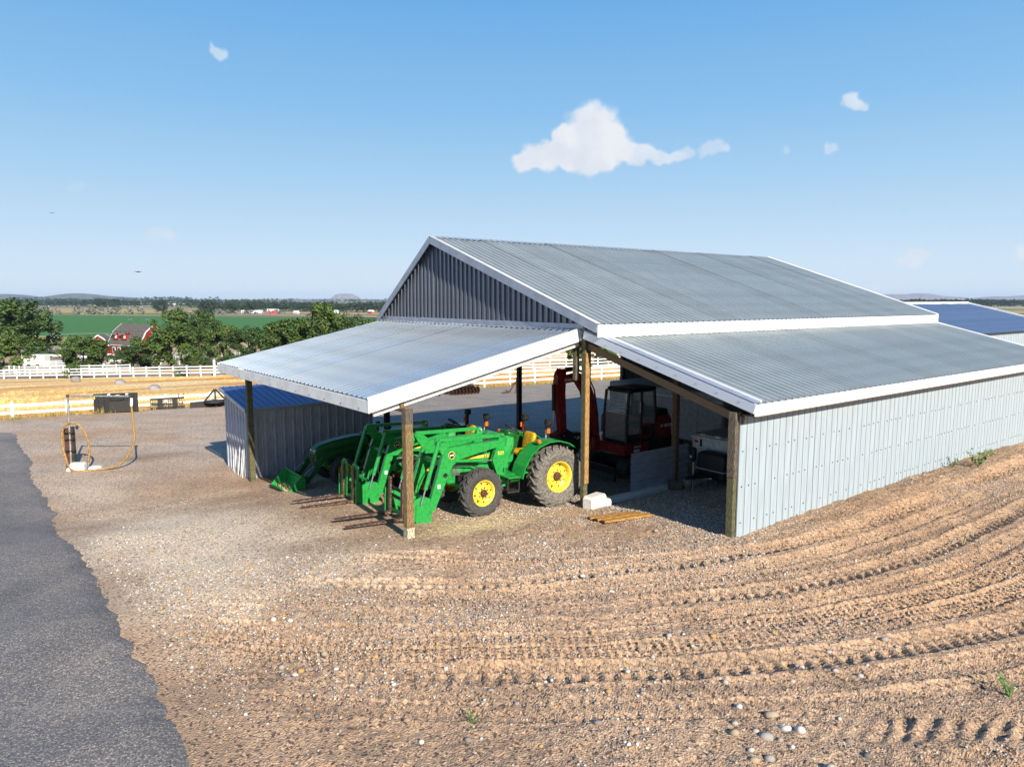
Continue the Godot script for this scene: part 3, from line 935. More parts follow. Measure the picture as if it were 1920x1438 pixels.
func build_shed():
	# small shed under the far end of the lean-to
	var t := thing("metal_shed", "small grey ribbed-steel shed with blue roof under the lean-to", "shed", frame)
	var a0 := -4.78
	var a1 := -0.45
	var b0 := 10.42
	var b1 := 12.95
	lay_sheets("wall_sheet", t, Transform3D(Basis(Vector3.RIGHT, Vector3.UP, Vector3.BACK), Vector3(0, 0, -b0)), a0, a1, cst(-1.2), cst(1.50), [M.shed_siding], 0.035, 1, 0.0, 0.3048)
	lay_sheets("wall_sheet", t, Transform3D(Basis(Vector3.BACK, Vector3.UP, Vector3.LEFT), Vector3(a0, 0, 0)), -b1, -b0, cst(-1.3), func(x): return 1.50 + (-x - b0) * 0.16, [M.shed_siding], 0.035, 1, 0.0, 0.3048)
	lay_sheets("wall_sheet", t, Transform3D(Basis(Vector3.FORWARD, Vector3.UP, Vector3.RIGHT), Vector3(a1, 0, 0)), b0, b1, cst(-1.3), func(x): return 1.50 + (x - b0) * 0.16, [M.shed_siding], 0.022)
	lay_sheets("wall_sheet", t, Transform3D(Basis(Vector3.LEFT, Vector3.UP, Vector3.FORWARD), Vector3(0, 0, -b1)), -a1, -a0, cst(-1.3), cst(1.9), [M.shed_siding], 0.022)
	var lo := Vector3(0, 1.56, -b0 + 0.12)
	var hi := Vector3(0, 2.0, -b1 - 0.12)
	var y := (hi - lo).normalized()
	lay_sheets("roof_sheet", t, Transform3D(Basis(Vector3.RIGHT, y, Vector3.RIGHT.cross(y)), lo), a0 - 0.12, a1 + 0.12, cst(0), cst((hi - lo).length()), [M.blue_roof], 0.019)
	for q in [[Vector3(a0 - 0.14, 1.52, -b0 + 0.13), Vector3(a0 - 0.14, 1.95, -b1 - 0.13)], [Vector3(a0 - 0.15, 1.52, -b0 + 0.13), Vector3(a1 + 0.15, 1.52, -b0 + 0.13)]]:
		var g := G.new()
		beam(g, q[0], q[1], 0.03, 0.11, 0.004)
		part("roof_trim", g, M.galvanised_trim, t)
	var g2 := G.new()
	g2.box(Vector3(a0, 0.3, -b0), Vector3(0.09, 2.6, 0.09), 0.01)
	part("corner_trim", g2, M.galvanised_trim, t)
	# light boards leaning on the shed's end
	for i in 6:
		var h: float = [1.15, 0.9, 1.05, 0.62, 0.78, 0.55][i]
		var b: float = 10.75 + i * 0.24
		var f := lie(a0 - 0.2, b)
		var g := G.new()
		g.box(Vector3(0, h * 0.5, 0), Vector3(0.02, h, 0.045), 0.003)
		var lean := Transform3D(Basis(Vector3.BACK, -0.10), Vector3(a0 - 0.055 - 0.1 * h, f - 0.01, -b))
		solo("leaning_stake", g, M.white_paint, ["pale stake at the shed's end wall, nearest the lean-to post", "second pale stake from the post at the shed's end wall", "third pale stake from the post at the shed's end wall", "fourth pale stake from the post at the shed's end wall", "fifth pale stake from the post at the shed's end wall", "farthest and shortest pale stake at the shed's end wall"][i], "stake", frame * lean, "stakes leaning on the shed")

func build_far_barn():
	# long neighbouring barn seen past the roof
	var o := frame * Transform3D(Basis(), Vector3(20.0, 0, 0))
	var t := thing("steel_barn", "second steel barn with blue roof behind the large barn", "barn", o)
	var ey := 3.5
	var ry := 4.78
	var z0 := 0.0
	var z1 := -5.0
	var lo := Vector3(0, ey, z0)
	var hi := Vector3(0, ry, z1)
	var y := (hi - lo).normalized()
	lay_sheets("roof_sheet", t, Transform3D(Basis(Vector3.RIGHT, y, Vector3.RIGHT.cross(y)), lo), 0, 15.8, cst(0), cst((hi - lo).length()), [M.blue_steel_roof], 0.022)
	var hi2 := Vector3(0, ry, z1)
	var lo2 := Vector3(0, ey, z1 - 5.0)
	var y2 := (hi2 - lo2).normalized()
	lay_sheets("roof_sheet", t, Transform3D(Basis(Vector3.LEFT, y2, Vector3.LEFT.cross(y2)), lo2), -15.8, 0, cst(0), cst((hi2 - lo2).length()), [M.blue_steel_roof], 0.022)
	lay_sheets("wall_sheet", t, Transform3D(Basis(Vector3.RIGHT, Vector3.UP, Vector3.BACK), Vector3(0, 0, z0 - 0.3)), 0.1, 15.6, cst(-1.0), cst(ey), [M.pale_siding], 0.02)
	lay_sheets("wall_sheet", t, Transform3D(Basis(Vector3.BACK, Vector3.UP, Vector3.LEFT), Vector3(0.1, 0, 0)), z1 - 4.7, z0 - 0.3, cst(-1.5), func(x): return ry - absf(x - z1) * (ry - ey) / 5.0 - 0.04, [M.pale_siding], 0.02)
	lay_sheets("wall_sheet", t, Transform3D(Basis(Vector3.FORWARD, Vector3.UP, Vector3.RIGHT), Vector3(15.6, 0, 0)), -(z0 - 0.3), -(z1 - 4.7), cst(-1.5), func(x): return ry - absf(-x - z1) * (ry - ey) / 5.0 - 0.04, [M.pale_siding], 0.02)
	for q in [[Vector3(15.82, ey + 0.03, z0), Vector3(15.82, ry + 0.03, z1)], [Vector3(0, ry + 0.03, z1), Vector3(15.9, ry + 0.03, z1)]]:
		var g := G.new()
		beam(g, q[0], q[1], 0.2, 0.12, 0.01)
		part("white_trim", g, M.white_trim, t)

# ---------- wheels and tractors ----------
# axis of a wheel is its local z; the outer face looks to -z
func tyre_mesh(r: float, w: float, rim: float, lugs: int, lug_h: float) -> G:
	var g := G.new()
	var m := Transform3D(Basis(Vector3.RIGHT, PI / 2), Vector3.ZERO)
	var h := w * 0.5
	g.lathe([Vector2(rim, h * 0.62), Vector2(rim + 0.02, h * 0.74), Vector2(lerpf(rim, r, 0.45), h * 1.0), Vector2(lerpf(rim, r, 0.72), h * 0.98), Vector2(r - lug_h - 0.035, h * 0.86), Vector2(r - lug_h - 0.005, h * 0.55), Vector2(r - lug_h, 0), Vector2(r - lug_h - 0.005, -h * 0.55), Vector2(r - lug_h - 0.035, -h * 0.86), Vector2(lerpf(rim, r, 0.72), -h * 0.98), Vector2(lerpf(rim, r, 0.45), -h * 1.0), Vector2(rim + 0.02, -h * 0.74), Vector2(rim, -h * 0.62)].map(func(q): return Vector2(q.x, -q.y)), 48, m)
	for i in lugs:
		for s in [-1, 1]:
			var base := TAU * (i + (0.5 if s > 0 else 0.0)) / lugs
			var sweep := 0.62 * TAU / lugs * 1.35
			var prev := []
			for k in 5:
				var f := k / 4.0
				var an := base + sweep * (1.0 - f)
				var z: float = s * h * lerpf(-0.05, 0.97, f)
				var top: float = r if f < 0.8 else r - lug_h * 0.55
				var bot: float = r - lug_h - 0.02 - (0.06 if f > 0.9 else 0.0)
				if f > 0.9: top = r - lug_h * 1.5
				var half := 0.021 + 0.006 * f
				var ring := []
				for q in [[-half, bot], [-half * 0.8, top], [half * 0.8, top], [half, bot]]:
					var a2: float = an + q[0] / r
					ring.append(Vector3(cos(a2) * q[1], sin(a2) * q[1], z))
				if s < 0: ring.reverse()
				prev.append(ring)
			g.loft(prev, true, true)
	return g

func rim_mesh(r: float, w: float, dish: float) -> G:
	var g := G.new()
	var m := Transform3D(Basis(Vector3.RIGHT, -PI / 2), Vector3.ZERO)   # local y of the profile -> -z, outwards
	var h := w * 0.5
	g.lathe([Vector2(r * 0.96, -h * 0.7), Vector2(r * 0.9, -h * 0.4), Vector2(r * 0.9, h * 0.45), Vector2(r * 0.97, h * 0.62), Vector2(r * 1.03, h * 0.72), Vector2(r * 1.045, h * 0.80), Vector2(r * 1.0, h * 0.80), Vector2(r * 0.92, h * 0.62), Vector2(r * 0.87, h * 0.3), Vector2(r * 0.86, dish + 0.02), Vector2(r * 0.72, dish - 0.01), Vector2(r * 0.66, dish + 0.035), Vector2(r * 0.40, dish + 0.05), Vector2(r * 0.30, dish + 0.045), Vector2(0.0, dish + 0.045)], 40, m)
	return g

func wheel(parent: Node3D, where: Vector3, out: float, r: float, w: float, rim: float, lugs: int, dish: float, steer := 0.0, rubber := "rubber"):
	var b := Basis(Vector3.UP, steer)
	if out > 0: b = b * Basis(Vector3.UP, PI)
	var o := part("wheel", tyre_cache(r, w, rim, lugs), M[rubber], parent, Transform3D(b * Basis(Vector3.BACK, rng.randf() * TAU), where))
	part("rim", cached("rim%f%f" % [r, dish], func(): return rim_mesh(rim, w, dish)), M.yellow_paint, o)
	var hub := G.new()
	hub.lathe([Vector2(rim * 0.30, 0), Vector2(rim * 0.30, 0.045), Vector2(rim * 0.24, 0.075), Vector2(rim * 0.12, 0.085), Vector2(0, 0.085)], 20, Transform3D(Basis(Vector3.RIGHT, -PI / 2), Vector3(0, 0, -dish - 0.04)))
	part("hub", hub, M.rust, o)
	for k in 8:
		var an := TAU * k / 8
		var g := G.new()
		g.lathe([Vector2(0.017, 0), Vector2(0.017, 0.02), Vector2(0, 0.022)], 6, Transform3D(Basis(Vector3.RIGHT, -PI / 2), Vector3(cos(an) * rim * 0.42, sin(an) * rim * 0.42, -dish - 0.045)))
		part("wheel_nut", g, M.dark_steel, o)
	for k in 8:
		var an := TAU * (k + 0.5) / 8
		var g := G.new()
		g.box(Vector3(cos(an) * rim * 0.76, sin(an) * rim * 0.76, -dish - 0.01), Vector3(0.05, 0.03, 0.04), 0.006, Basis(Vector3.BACK, an))
		part("rim_lug", g, M.rust, o)
	return o

var cache := {}
func cached(key: String, make: Callable):
	if not cache.has(key): cache[key] = make.call().mesh()
	return cache[key]
func tyre_cache(r, w, rim, lugs):
	return cached("tyre%f%f" % [r, w], func(): return tyre_mesh(r, w, rim, lugs, 0.036 * r / 0.7))

func cylinder(parent: Node3D, p: Vector3, q: Vector3, share: float, r: float, m: Material):
	var k := p.lerp(q, share)
	part("cylinder", G.new().tube([p, k], r, 12), m, parent)
	part("piston_rod", G.new().tube([k, q], r * 0.42, 8), M.steel, parent)

func curved_strip(g: G, path: Array, thick: float, z0: float, z1: float):
	for i in path.size() - 1:
		var p: Vector2 = path[i]
		var q: Vector2 = path[i + 1]
		var n := (q - p).orthogonal().normalized() * thick
		g.prism([p, q, q + n, p + n], z0, z1)

func deer_badge(parent: Node3D, where: Transform3D, r: float):
	var g := G.new()
	g.lathe([Vector2(r, 0), Vector2(r, 0.004), Vector2(0, 0.004)], 28, Transform3D(Basis(Vector3.RIGHT, PI / 2), Vector3.ZERO))
	var b := part("badge", g, M.yellow_paint, parent, where)
	g = G.new()
	g.lathe([Vector2(r * 0.86, 0.004), Vector2(r * 0.86, 0.006), Vector2(0, 0.006)], 28, Transform3D(Basis(Vector3.RIGHT, PI / 2), Vector3.ZERO))
	part("badge_field", g, M.black_paint, b)
	g = G.new()
	var k := r * 0.8
	for poly in [[Vector2(-0.75, -0.05), Vector2(-0.5, 0.22), Vector2(0.2, 0.12), Vector2(0.5, 0.3), Vector2(0.9, 0.22), Vector2(0.62, 0.08), Vector2(0.45, -0.1), Vector2(0.75, -0.3), Vector2(0.7, -0.38), Vector2(0.3, -0.16), Vector2(-0.3, -0.12), Vector2(-0.55, -0.5), Vector2(-0.66, -0.46), Vector2(-0.55, -0.1)], [Vector2(0.5, 0.28), Vector2(0.3, 0.55), Vector2(0.05, 0.6), Vector2(0.08, 0.66), Vector2(0.36, 0.62), Vector2(0.6, 0.3)]]:
		g.prism(poly.map(func(q): return q * k), 0.005, 0.0085)
	part("leaping_deer", g, M.label_white, b)

func loader_arm(t: Node3D, s: float, green: Material):
	var z0 := s * 0.56
	var z1 := s * 0.45
	var lo := minf(z0, z1)
	var hi := maxf(z0, z1)
	var mast := part("loader_mast", G.new().prism([Vector2(1.54, 1.85), Vector2(1.50, 1.90), Vector2(1.42, 1.88), Vector2(1.36, 1.23), Vector2(1.34, 0.60), Vector2(1.46, 0.60), Vector2(1.72, 1.25)], lo, hi), green, t)
	part("mast_pin", G.new().tube([Vector3(1.47, 1.83, s * 0.60), Vector3(1.47, 1.83, s * 0.40)], 0.025, 10), M.steel, mast)
	part("mast_slot", G.new().box(Vector3(1.40, 1.0, s * 0.561), Vector3(0.03, 0.13, 0.006)), M.black_paint, mast)
	var l := G.new()
	beam(l, Vector3(1.47, 1.84, s * 0.53), Vector3(3.16, 1.83, s * 0.53), 0.06, 0.085, 0.008)
	part("levelling_link", l, green, t)
	part("loader_boom", G.new().prism([Vector2(1.56, 1.73), Vector2(1.59, 1.57), Vector2(2.61, 1.36), Vector2(2.80, 1.22), Vector2(3.22, 0.25), Vector2(3.30, 0.20), Vector2(3.39, 0.30), Vector2(3.06, 1.46), Vector2(2.93, 1.64), Vector2(2.75, 1.66)], lo + 0.004, hi - 0.004), green, t)
	part("bell_crank", G.new().prism([Vector2(3.22, 1.88), Vector2(3.12, 1.88), Vector2(2.88, 1.68), Vector2(3.04, 1.46), Vector2(3.24, 1.76)], s * 0.50 - 0.02, s * 0.50 + 0.09 * 0.4), green, t)
	cylinder(t, Vector3(2.66, 1.31, s * 0.50), Vector3(1.72, 1.25, s * 0.50), 0.72, 0.042, green)
	cylinder(t, Vector3(3.19, 1.82, s * 0.60), Vector3(3.60, 0.42, s * 0.60), 0.76, 0.048, green)
	part("boom_hole", G.new().tube([Vector3(2.98, 1.02, s * 0.563), Vector3(2.98, 1.02, s * 0.557)], 0.055, 14), M.black_paint, t)
	part("warning_label", G.new().box(Vector3(3.14, 0.78, s * 0.563), Vector3(0.07, 0.09, 0.004)), M.label_white, t)
	part("carrier_plate", G.new().prism([Vector2(3.27, 0.16), Vector2(3.34, 0.52), Vector2(3.52, 0.60), Vector2(3.74, 0.52), Vector2(3.74, 0.08), Vector2(3.5, 0.02)], s * 0.52 - 0.02, s * 0.52 + 0.02), green, t)

func fork_carriage(t: Node3D, green: Material, tall: float):
	for y in [0.10, 0.42, 0.60]:
		part("carriage_bar", G.new().box(Vector3(3.86, y + 0.05, 0), Vector3(0.05, 0.07, 1.15), 0.008), M.dark_steel if y > 0.3 else green, t)
	for z in [-0.56, 0.56]:
		part("carriage_side", G.new().prism([Vector2(3.72, 0.05), Vector2(3.95, 0.05), Vector2(3.95, 0.62), Vector2(3.72, 0.50)], z - 0.02, z + 0.02), green, t)
	if tall > 0:
		for z in [-0.34, 0.34]:
			var path := []
			for k in 9:
				var an := PI * k / 8
				path.append(Vector3(3.88, tall - 0.12 + 0.12 * sin(an), z - 0.18 * cos(an)))
			path.insert(0, Vector3(3.88, 0.1, z - 0.18))
			path.append(Vector3(3.88, 0.1, z + 0.18))
			part("guard_loop", G.new().tube(path, 0.028, 8), green, t)
			for dz in [-0.06, 0.06]:
				part("guard_bar", G.new().box(Vector3(3.88, 0.1 + (tall - 0.1) * 0.5, z + dz), Vector3(0.03, tall - 0.12, 0.045), 0.005), green, t)
			part("guard_gusset", G.new().prism([Vector2(3.80, 0.62), Vector2(3.86, 0.62), Vector2(3.86, 0.80)], z - 0.1, z + 0.1), green, t)
	for z in [-0.33, 0.33]:
		var g := G.new()
		g.box(Vector3(3.93, 0.48, z), Vector3(0.05, 0.86, 0.11), 0.006)
		part("fork_shank", g, M.worn_tine, t)
		part("fork_tine", G.new().prism([Vector2(3.91, 0.05), Vector2(5.24, 0.075), Vector2(5.26, 0.085), Vector2(3.95, 0.11)], z - 0.065, z + 0.065), M.worn_tine, t)

func bucket(t: Node3D, green: Material):
	var prof := [Vector2(4.45, 0.02), Vector2(3.95, 0.02), Vector2(3.80, 0.08), Vector2(3.72, 0.22), Vector2(3.70, 0.42), Vector2(3.76, 0.58), Vector2(3.88, 0.64)]
	var g := G.new()
	curved_strip(g, prof, 0.02, -0.9, 0.9)
	part("bucket_shell", g, green, t)
	var side := prof.duplicate()
	for z in [-0.9, 0.9]:
		part("bucket_side", G.new().prism(side, z - 0.012, z + 0.012), green, t)
	part("cutting_edge", G.new().box(Vector3(4.44, 0.03, 0), Vector3(0.14, 0.02, 1.82), 0.003), M.dark_steel, t)
	g = G.new()
	for i in 90:
		var p := Vector3(rng.randf_range(3.9, 4.35), 0.06, rng.randf_range(-0.7, 0.7))
		var q := p + Vector3(rng.randf_range(-0.12, 0.12), rng.randf_range(0.02, 0.14), rng.randf_range(-0.12, 0.12))
		g.tube([p, q], [0.006, 0.002], 4, false)
	var hay := part("hay", g, M.dry_hay, t)
	hay.set_meta("kind", "stuff")

func tractor(label: String, where: Transform3D, kind: int) -> Node3D:
	var t := thing("tractor", label, "tractor", where, "green loader tractors parked under the lean-to")
	var green: Material = M.green_paint
	var dust := "dusty_rubber" if kind == 0 else "rubber"
	for s in [-1.0, 1.0]:
		wheel(t, Vector3(0, 0.77, s * 0.76), s, 0.77, 0.44, 0.37, 22, 0.02, 0.0, dust)
		wheel(t, Vector3(2.12, 0.575, s * 0.72), s, 0.575, 0.31, 0.295, 18, 0.05, 0.06, "rubber")
	# chassis
	part("gearbox", G.new().box(Vector3(0.45, 0.80, 0), Vector3(1.7, 0.5, 0.42), 0.05), M.dark_green_paint, t)
	part("engine", G.new().box(Vector3(1.75, 0.85, 0), Vector3(1.3, 0.42, 0.36), 0.05), M.black_paint, t)
	part("oil_filter", G.new().tube([Vector3(1.6, 0.82, -0.3), Vector3(1.6, 1.0, -0.3)], 0.05, 10), M.dark_steel, t)
	part("loader_subframe", G.new().box(Vector3(1.75, 0.62, 0), Vector3(1.3, 0.12, 0.62), 0.02), green, t)
	part("front_axle", G.new().tube([Vector3(2.12, 0.56, -0.62), Vector3(2.12, 0.56, 0.62)], 0.075, 12), M.dark_green_paint, t)
	part("rear_axle", G.new().tube([Vector3(0, 0.77, -0.64), Vector3(0, 0.77, 0.64)], 0.11, 12), M.dark_green_paint, t)
	part("hydraulic_hose", G.new().tube([Vector3(1.45, 1.1, -0.42), Vector3(1.7, 0.95, -0.45), Vector3(2.2, 1.15, -0.43), Vector3(2.7, 1.2, -0.42)], 0.014, 6), M.black_plastic, t)
	part("hydraulic_hose", G.new().tube([Vector3(3.0, 1.5, -0.42), Vector3(3.25, 1.1, -0.40), Vector3(3.3, 0.8, -0.42), Vector3(3.2, 0.6, -0.45)], 0.012, 6), M.black_plastic, t)
	part("hydraulic_hose", G.new().tube([Vector3(3.0, 1.45, 0.38), Vector3(3.3, 1.2, 0.30), Vector3(3.42, 0.85, 0.35), Vector3(3.3, 0.6, 0.40)], 0.012, 6), M.black_plastic, t)
	# hood
	var rings := []
	for q in ([[1.12, 1.80, 0.36], [1.6, 1.78, 0.36], [2.3, 1.70, 0.35], [2.85, 1.58, 0.33], [3.05, 1.46, 0.31], [3.10, 1.30, 0.28]] if kind == 2 else [[1.12, 1.56, 0.31], [1.5, 1.53, 0.30], [2.0, 1.47, 0.285], [2.4, 1.40, 0.27], [2.62, 1.30, 0.25], [2.70, 1.18, 0.23]]):
		var ring := []
		for k in [[-1.0, 0.0], [-1.0, 0.72], [-0.88, 0.92], [-0.6, 1.0], [0.6, 1.0], [0.88, 0.92], [1.0, 0.72], [1.0, 0.0]]:
			ring.append(Vector3(q[0], lerpf(0.98, q[1], k[1]), k[0] * q[2]))
		ring.reverse()
		rings.append(ring)
	var hood := part("hood", G.new().loft(rings), green if kind < 2 else M.dark_green_paint, t)
	part("nose", G.new().box(Vector3(2.62, 0.93, 0), Vector3(0.22, 0.46, 0.46), 0.04), green, t)
	for k in (9 if kind < 2 else 0):
		part("grille_slat", G.new().box(Vector3(2.44 + k * 0.026, 1.04, -0.262), Vector3(0.010, 0.24, 0.02)), M.zinc_pipe, hood)
	part("front_screen", G.new().box(Vector3(2.70 if kind < 2 else 3.11, 1.06, 0), Vector3(0.03, 0.3, 0.4), 0.01), M.black_paint, hood)
	for s in [-1.0, 1.0]:
		var strip := [Vector2(1.55, 1.355), Vector2(2.38, 1.345), Vector2(2.5, 1.29), Vector2(1.55, 1.285)]
		var st := part("hood_stripe", G.new().prism(strip, s * (0.303 if kind < 2 else 0.36) - 0.004, s * (0.303 if kind < 2 else 0.36) + 0.004), M.yellow_paint, hood)
		if s < 0:
			lettering("model_number", "5410", 0.085, 0.004, M.dark_green_paint, st, Transform3D(Basis(Vector3.UP, PI), Vector3(1.72, 1.318, -0.309)))
		part("headlamp", G.new().pillow(Vector3(2.69 if kind < 2 else 3.08, 1.17 if kind < 2 else 1.36, s * 0.15), Vector3(0.05, 0.07, 0.1)), M.label_white, hood)
	# loader
	for s in [-1.0, 1.0]:
		if kind < 2:
			loader_arm(t, s, green)
		else:
			part("loader_mast", G.new().prism([Vector2(1.34, 0.6), Vector2(1.56, 0.6), Vector2(1.52, 1.55), Vector2(1.34, 1.55)], s * 0.5 - 0.05, s * 0.5 + 0.05), M.dark_green_paint, t)
			part("loader_boom", G.new().prism([Vector2(1.40, 1.52), Vector2(1.40, 1.38), Vector2(2.55, 1.18), Vector2(2.75, 1.06), Vector2(3.42, 0.30), Vector2(3.56, 0.38), Vector2(2.90, 1.20), Vector2(2.66, 1.34)], s * 0.52 - 0.045, s * 0.52 + 0.045), M.dark_green_paint, t)
			cylinder(t, Vector3(2.70, 1.26, s * 0.52), Vector3(3.62, 0.58, s * 0.52), 0.6, 0.035, M.dark_green_paint)
			part("carrier_plate", G.new().prism([Vector2(3.40, 0.26), Vector2(3.44, 0.5), Vector2(3.72, 0.52), Vector2(3.72, 0.14)], s * 0.5 - 0.02, s * 0.5 + 0.02), M.dark_green_paint, t)
	if kind < 2: part("torque_tube", G.new().tube([Vector3(2.98, 1.24, -0.46), Vector3(2.98, 1.24, 0.46)], 0.07, 12), green, t)
	if kind < 2: part("carrier_bar", G.new().tube([Vector3(3.42, 0.5, -0.5), Vector3(3.42, 0.5, 0.5)], 0.04, 10), green, t)
	part("carrier_bar", G.new().tube([Vector3(3.62, 0.15, -0.5), Vector3(3.62, 0.15, 0.5)], 0.035, 10), green, t)
	if kind < 2:
		deer_badge(t, Transform3D(Basis(Vector3.UP, PI), Vector3(2.83, 1.47, -0.558)), 0.085)
		lettering("loader_number", "521", 0.11, 0.004, M.yellow_paint, t, Transform3D(Basis(Vector3.UP, PI), Vector3(1.50, 1.42, -0.562)))
		fork_carriage(t, green, 0.0 if kind == 0 else 1.02)
		part("attachment_plate", G.new().prism([Vector2(3.30, -0.04), Vector2(3.42, 0.42), Vector2(3.72, 0.40), Vector2(3.72, -0.02), Vector2(3.6, -0.06)], -0.60, -0.57), green, t)
	else:
		bucket(t, green)
	# operator's place
	part("platform", G.new().box(Vector3(0.95, 0.88, 0), Vector3(0.75, 0.04, 1.25), 0.01), green, t)
	for s in [-1.0, 1.0]:
		var g := G.new()
		curved_strip(g, [Vector2(1.14, 0.84), Vector2(1.06, 1.12), Vector2(0.90, 1.38), Vector2(0.66, 1.57), Vector2(0.36, 1.67), Vector2(0.05, 1.68), Vector2(-0.25, 1.60), Vector2(-0.45, 1.48)], -0.02, minf(s * 0.48, s * 0.98), maxf(s * 0.48, s * 0.98))
		var f := part("fender", g, green, t)
		g = G.new()
		g.prism([Vector2(1.14, 0.84), Vector2(1.06, 1.12), Vector2(0.90, 1.38), Vector2(0.66, 1.57), Vector2(0.36, 1.67), Vector2(0.05, 1.68), Vector2(-0.25, 1.60), Vector2(-0.3, 0.95), Vector2(0.5, 0.86)], s * 0.49 - 0.008, s * 0.49 + 0.008)
		part("fender_panel", g, M.dark_green_paint, f)
		part("work_lamp", G.new().pillow(Vector3(0.62, 1.68, s * 0.86), Vector3(0.09, 0.09, 0.14)), M.orange_lens, f)
		# folded roll bar
		var rops := part("roll_bar_post", G.new().box(Vector3(0.10, 1.55, s * 0.50), Vector3(0.08, 1.12, 0.10), 0.012), M.black_paint, t)
		part("roll_bar_hinge", G.new().box(Vector3(0.08, 2.06, s * 0.50), Vector3(0.17, 0.16, 0.15), 0.03), M.black_paint, rops)
		part("reflector", G.new().box(Vector3(0.14, 1.78, s * 0.50), Vector3(0.01, 0.2, 0.05), 0.002), M.label_white if s < 0 else M.red_lens, rops)
		part("flasher", G.new().box(Vector3(0.12, 1.86, s * 0.575), Vector3(0.09, 0.12, 0.05), 0.01), M.orange_lens, rops)
	pass
	part("dash", G.new().box(Vector3(1.02, 1.40, 0), Vector3(0.30, 0.70, 0.46), 0.05), green, t)
	part("dash_panel", G.new().pillow(Vector3(0.93, 1.76, 0), Vector3(0.34, 0.14, 0.44), Basis(Vector3.BACK, 0.35)), M.dark_green_paint, t)
	var ring := []
	for k in 25:
		var an := TAU * k / 24
		ring.append(Vector3(cos(an) * 0.20, 0, sin(an) * 0.20))
	var sw := part("steering_wheel", G.new().tube(ring, 0.016, 8, false), M.black_plastic, t, Transform3D(Basis(Vector3.BACK, 0.6), Vector3(0.82, 1.86, 0)))
	for k in 3:
		var an := TAU * k / 3
		part("spoke", G.new().tube([Vector3.ZERO, Vector3(cos(an) * 0.2, 0, sin(an) * 0.2)], 0.012, 6), M.black_plastic, sw)
	part("steering_column", G.new().tube([Vector3(0, 0, 0), Vector3(0.0, -0.3, 0)], 0.025, 8), M.black_plastic, sw)
	var seat := part("seat", G.new().pillow(Vector3(0.50, 1.27, 0), Vector3(0.50, 0.14, 0.50), Basis(), 0.4), M.yellow_vinyl, t)
	part("backrest", G.new().pillow(Vector3(0.28, 1.54, 0), Vector3(0.13, 0.46, 0.46), Basis(Vector3.BACK, 0.18), 0.45), M.yellow_vinyl, seat)
	part("seat_base", G.new().box(Vector3(0.5, 1.12, 0), Vector3(0.4, 0.2, 0.36), 0.03), M.black_plastic, t)
	part("armrest", G.new().pillow(Vector3(0.72, 1.32, -0.40), Vector3(0.38, 0.07, 0.10), Basis(Vector3.BACK, -0.18)), M.yellow_vinyl, t)
	part("lever", G.new().tube([Vector3(1.0, 1.3, -0.3), Vector3(0.88, 1.62, -0.34)], 0.012, 6), M.black_plastic, t)
	part("footstep", G.new().box(Vector3(1.34, 0.88, -0.74), Vector3(0.34, 0.03, 0.42), 0.006), green, t)
	part("footstep", G.new().box(Vector3(1.34, 0.54, -0.80), Vector3(0.33, 0.05, 0.26), 0.008), M.dark_steel, t)
	for x in [1.18, 1.50]:
		part("step_hanger", G.new().box(Vector3(x, 0.70, -0.90), Vector3(0.03, 0.36, 0.03), 0.004), M.dark_steel, t)
	part("hitch_arm", G.new().tube([Vector3(-0.1, 0.6, -0.3), Vector3(-0.9, 0.5, -0.36)], 0.035, 8), M.black_paint, t)
	part("hitch_arm", G.new().tube([Vector3(-0.1, 0.6, 0.3), Vector3(-0.9, 0.5, 0.36)], 0.035, 8), M.black_paint, t)
	return t

func place_on(a: float, b: float, bearing: float, run: float) -> Transform3D:
	# stands a thing on sloping ground, local x towards the bearing
	var p := on(a, b)
	var f := facing(bearing)
	var e := p + f.x * run
	var q := to_ab(e.x, -e.z)
	var front := Vector3(e.x, lie(q.x, q.y), e.z)
	var x := (front - p).normalized()
	var z := x.cross(Vector3.UP).normalized()
	return Transform3D(Basis(x, z.cross(x), z), p)

func build_tractors():
	var q := to_ab(0.615, 17.96)
	var at1 := place_on(q.x, q.y, 236, 2.12)
	at1.origin.y += 0.03
	tractor("green loader tractor nearest the corner post, logo on its arm", at1, 0)
	var c := Vector2(0.615, 17.96) + Vector2(sin(deg_to_rad(236)), cos(deg_to_rad(236))) * 0.10 - Vector2(sin(deg_to_rad(146)), cos(deg_to_rad(146))) * 2.75
	q = to_ab(c.x, c.y)
	tractor("green tractor in the middle with round-topped pallet fork guards", place_on(q.x, q.y, 235, 2.12), 1)
	var t3 := tractor("smaller dark green tractor with bucket beside the grey shed", place_on(-1.35, 7.75, 233.5, 2.1), 2)
	t3.scale = Vector3(0.78, 0.78, 0.78)

